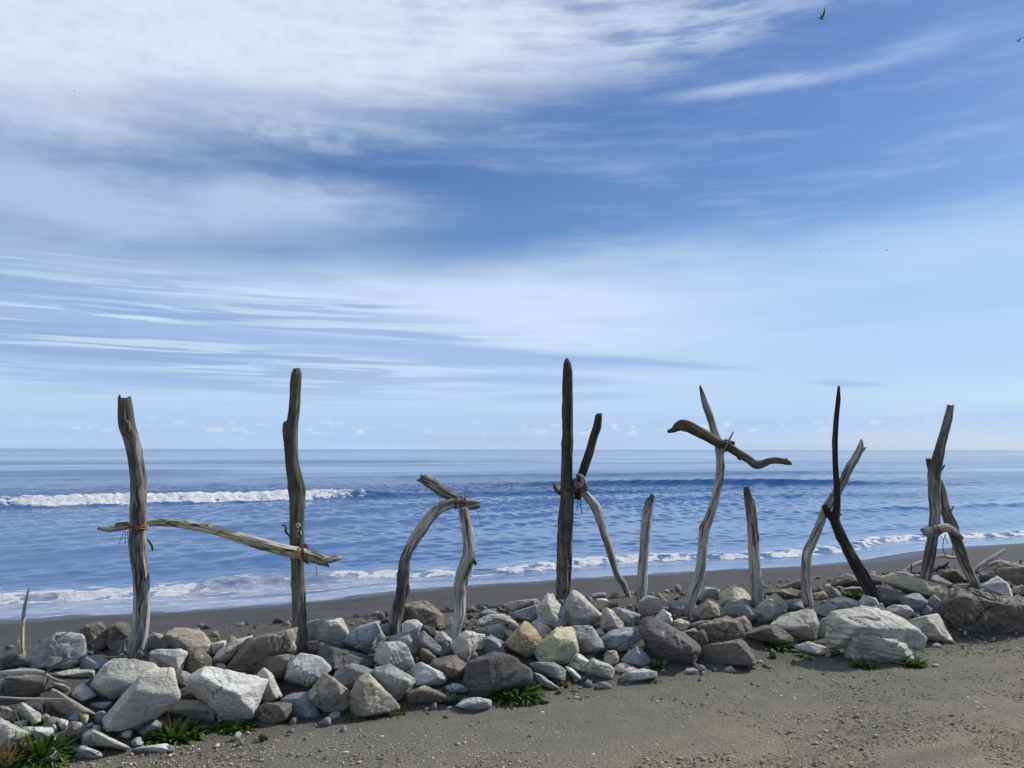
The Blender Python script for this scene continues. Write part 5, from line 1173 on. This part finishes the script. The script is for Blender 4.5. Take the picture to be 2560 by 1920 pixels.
plant(590, 1818, 150, 22, 240, 7, L_GREEN, 'low dark green creeper under the big whitish block', seed=6, up=.6)
plant(715, 1806, 40, 16, 60, 6, L_LIME, 'tiny lime green weed left of the smooth pale blue slab', seed=7, up=.7)
plant(905, 1798, 120, 18, 160, 7, L_GREEN, 'thin leafy weed at the base of the pointed tan boulder', seed=8, up=.7)
plant(990, 1784, 60, 24, 160, 4, L_LIME, 'soft lime green moss tuft right of the pointed tan boulder', seed=9, up=.9)
plant(1020, 1766, 90, 14, 120, 5, L_DRY, 'dry orange creeper beside the long low brown stone', seed=10, up=.6)
plant(1120, 1755, 56, 22, 150, 6, L_GREEN, 'small bright green tuft left of the flat whitish stone', seed=11, up=1.0)
plant(1285, 1738, 150, 44, 520, 8, L_GREEN, 'long green mat of weeds before the black fronted boulder', seed=12, up=.9, droop=1.2)
plant(1402, 1708, 46, 16, 150, 4, L_DRY, 'yellow moss tuft below the dusty grey boulder', name='grass_tuft', cat='grass tuft', seed=13, up=.7)
plant(1632, 1668, 44, 24, 90, 6, L_GREEN, 'small green weed right of the blue triangle stone', seed=14, up=1.0)
plant(1630, 1702, 60, 14, 70, 5, L_LIME, 'thin lime weed around the cream stone on the gravel', seed=15, up=.6)
plant(1945, 1618, 60, 34, 160, 6, L_GREEN, 'dark green tuft on the dark brown low boulder', seed=16, up=1.1)
plant(2008, 1642, 24, 18, 40, 5, L_GREEN, 'tiny green tuft left of the big layered slab', seed=17, up=1.0)
plant(1872, 1655, 36, 20, 70, 5, L_LIME, 'small weed at the right end of the low brown boulder', seed=18, up=.9)
plant(2160, 1668, 60, 24, 130, 6, L_GREEN, 'green tuft in the shade under the big layered slab', seed=19, up=.8)
plant(2285, 1666, 50, 28, 140, 6, L_GREEN, 'bright green tuft at the right corner of the big layered slab', seed=20, up=1.1)
plant(2128, 1492, 50, 22, 130, 5, L_GREEN, 'small green bush among the rocks inside the second K', seed=21, up=1.0)

# ------------------------------------------------------------------ gulls
def gull_mat():
    m, nt, b = new_mat('gull_plumage'); z = attr(nt, 'tone'); setp(nt, b, color=mix(nt, z, (.35, .36, .38), (.035, .037, .045)), rough=.7); return m
M_GULL = gull_mat()
def gull(px, py, dist, span_px, label, up=1.1, lean=.0, sweep=.25, yaw=0.0):
    r = ray(px, py); r = r / np.linalg.norm(r); P = CAM + r * dist
    S_ = span_px * dist / F            # height of the raised wing
    V, Fc, T = [], [], []
    n = 10; L = S_ * .95; prof = ((-.50, .004), (-.46, .03), (-.36, .055), (-.2, .085), (0, .10), (.18, .085), (.3, .06), (.36, .055), (.42, .045), (.47, .018), (.53, .003))
    for (t, rr) in prof:
        for j in range(n):
            a = 2 * math.pi * j / n; V.append((t * L, math.cos(a) * rr * L * .9, math.sin(a) * rr * L)); T.append(.8)
    for i in range(len(prof) - 1):
        for j in range(n): Fc.append((i * n + j, i * n + (j + 1) % n, (i + 1) * n + (j + 1) % n, (i + 1) * n + j))
    for sgn, ang in ((1, up), (-1, up * .75)):
        b0 = len(V); secs = ((0, .0, .26, .022), (.25, .05, .25, .02), (.5, .04, .21, .015), (.75, -.07, .14, .01), (1.0, -.24, .03, .004))
        for (f, sx, ch, th) in secs:
            bend = ang - .35 * max(0, f - .45); yy = sgn * f * S_ * math.cos(bend); zz = f * S_ * math.sin(bend) + .03 * S_
            for (dx, dz) in ((.5, 0), (.1, 1), (-.5, 0), (.1, -1)):
                V.append((sx * S_ * (1 + sweep) + dx * ch * S_, yy - sgn * dz * th * S_ * math.sin(bend), zz + dz * th * S_ * math.cos(bend))); T.append(1.0)
        for i in range(len(secs) - 1):
            for j in range(4): Fc.append((b0 + i * 4 + j, b0 + i * 4 + (j + 1) % 4, b0 + (i + 1) * 4 + (j + 1) % 4, b0 + (i + 1) * 4 + j))
        Fc.append(tuple(b0 + len(secs) * 4 - 4 + j for j in range(4)))
    o = link_mesh('gull', np.array(V), Fc, M_GULL, loc=(0, 0, 0), attrs={'tone': ('FLOAT', T)})
    o.location = Vector(P); o.rotation_euler = (lean, 0, yaw)
    return tag(o, label, 'bird', 'gulls flying over the sea')
gull(2054, 46, 38, 21, 'dark gull with one wing raised high, leftmost of the two near the top right', 1.35, .1, .3, .35)
gull(2546, 103, 44, 12, 'small gull with swept wing at the upper right edge of the sky', .95, .25, -2.0, .3)
gull(2216, 626, 120, 5, 'tiny distant gull over the right half of the sea, the right one of a pair', .9)
gull(2049, 631, 130, 4, 'tiniest distant gull over the right half of the sea, left of its pair', .7)
gull(186, 228, 130, 4, 'tiny lone gull below the white cloud at the upper left', .8)
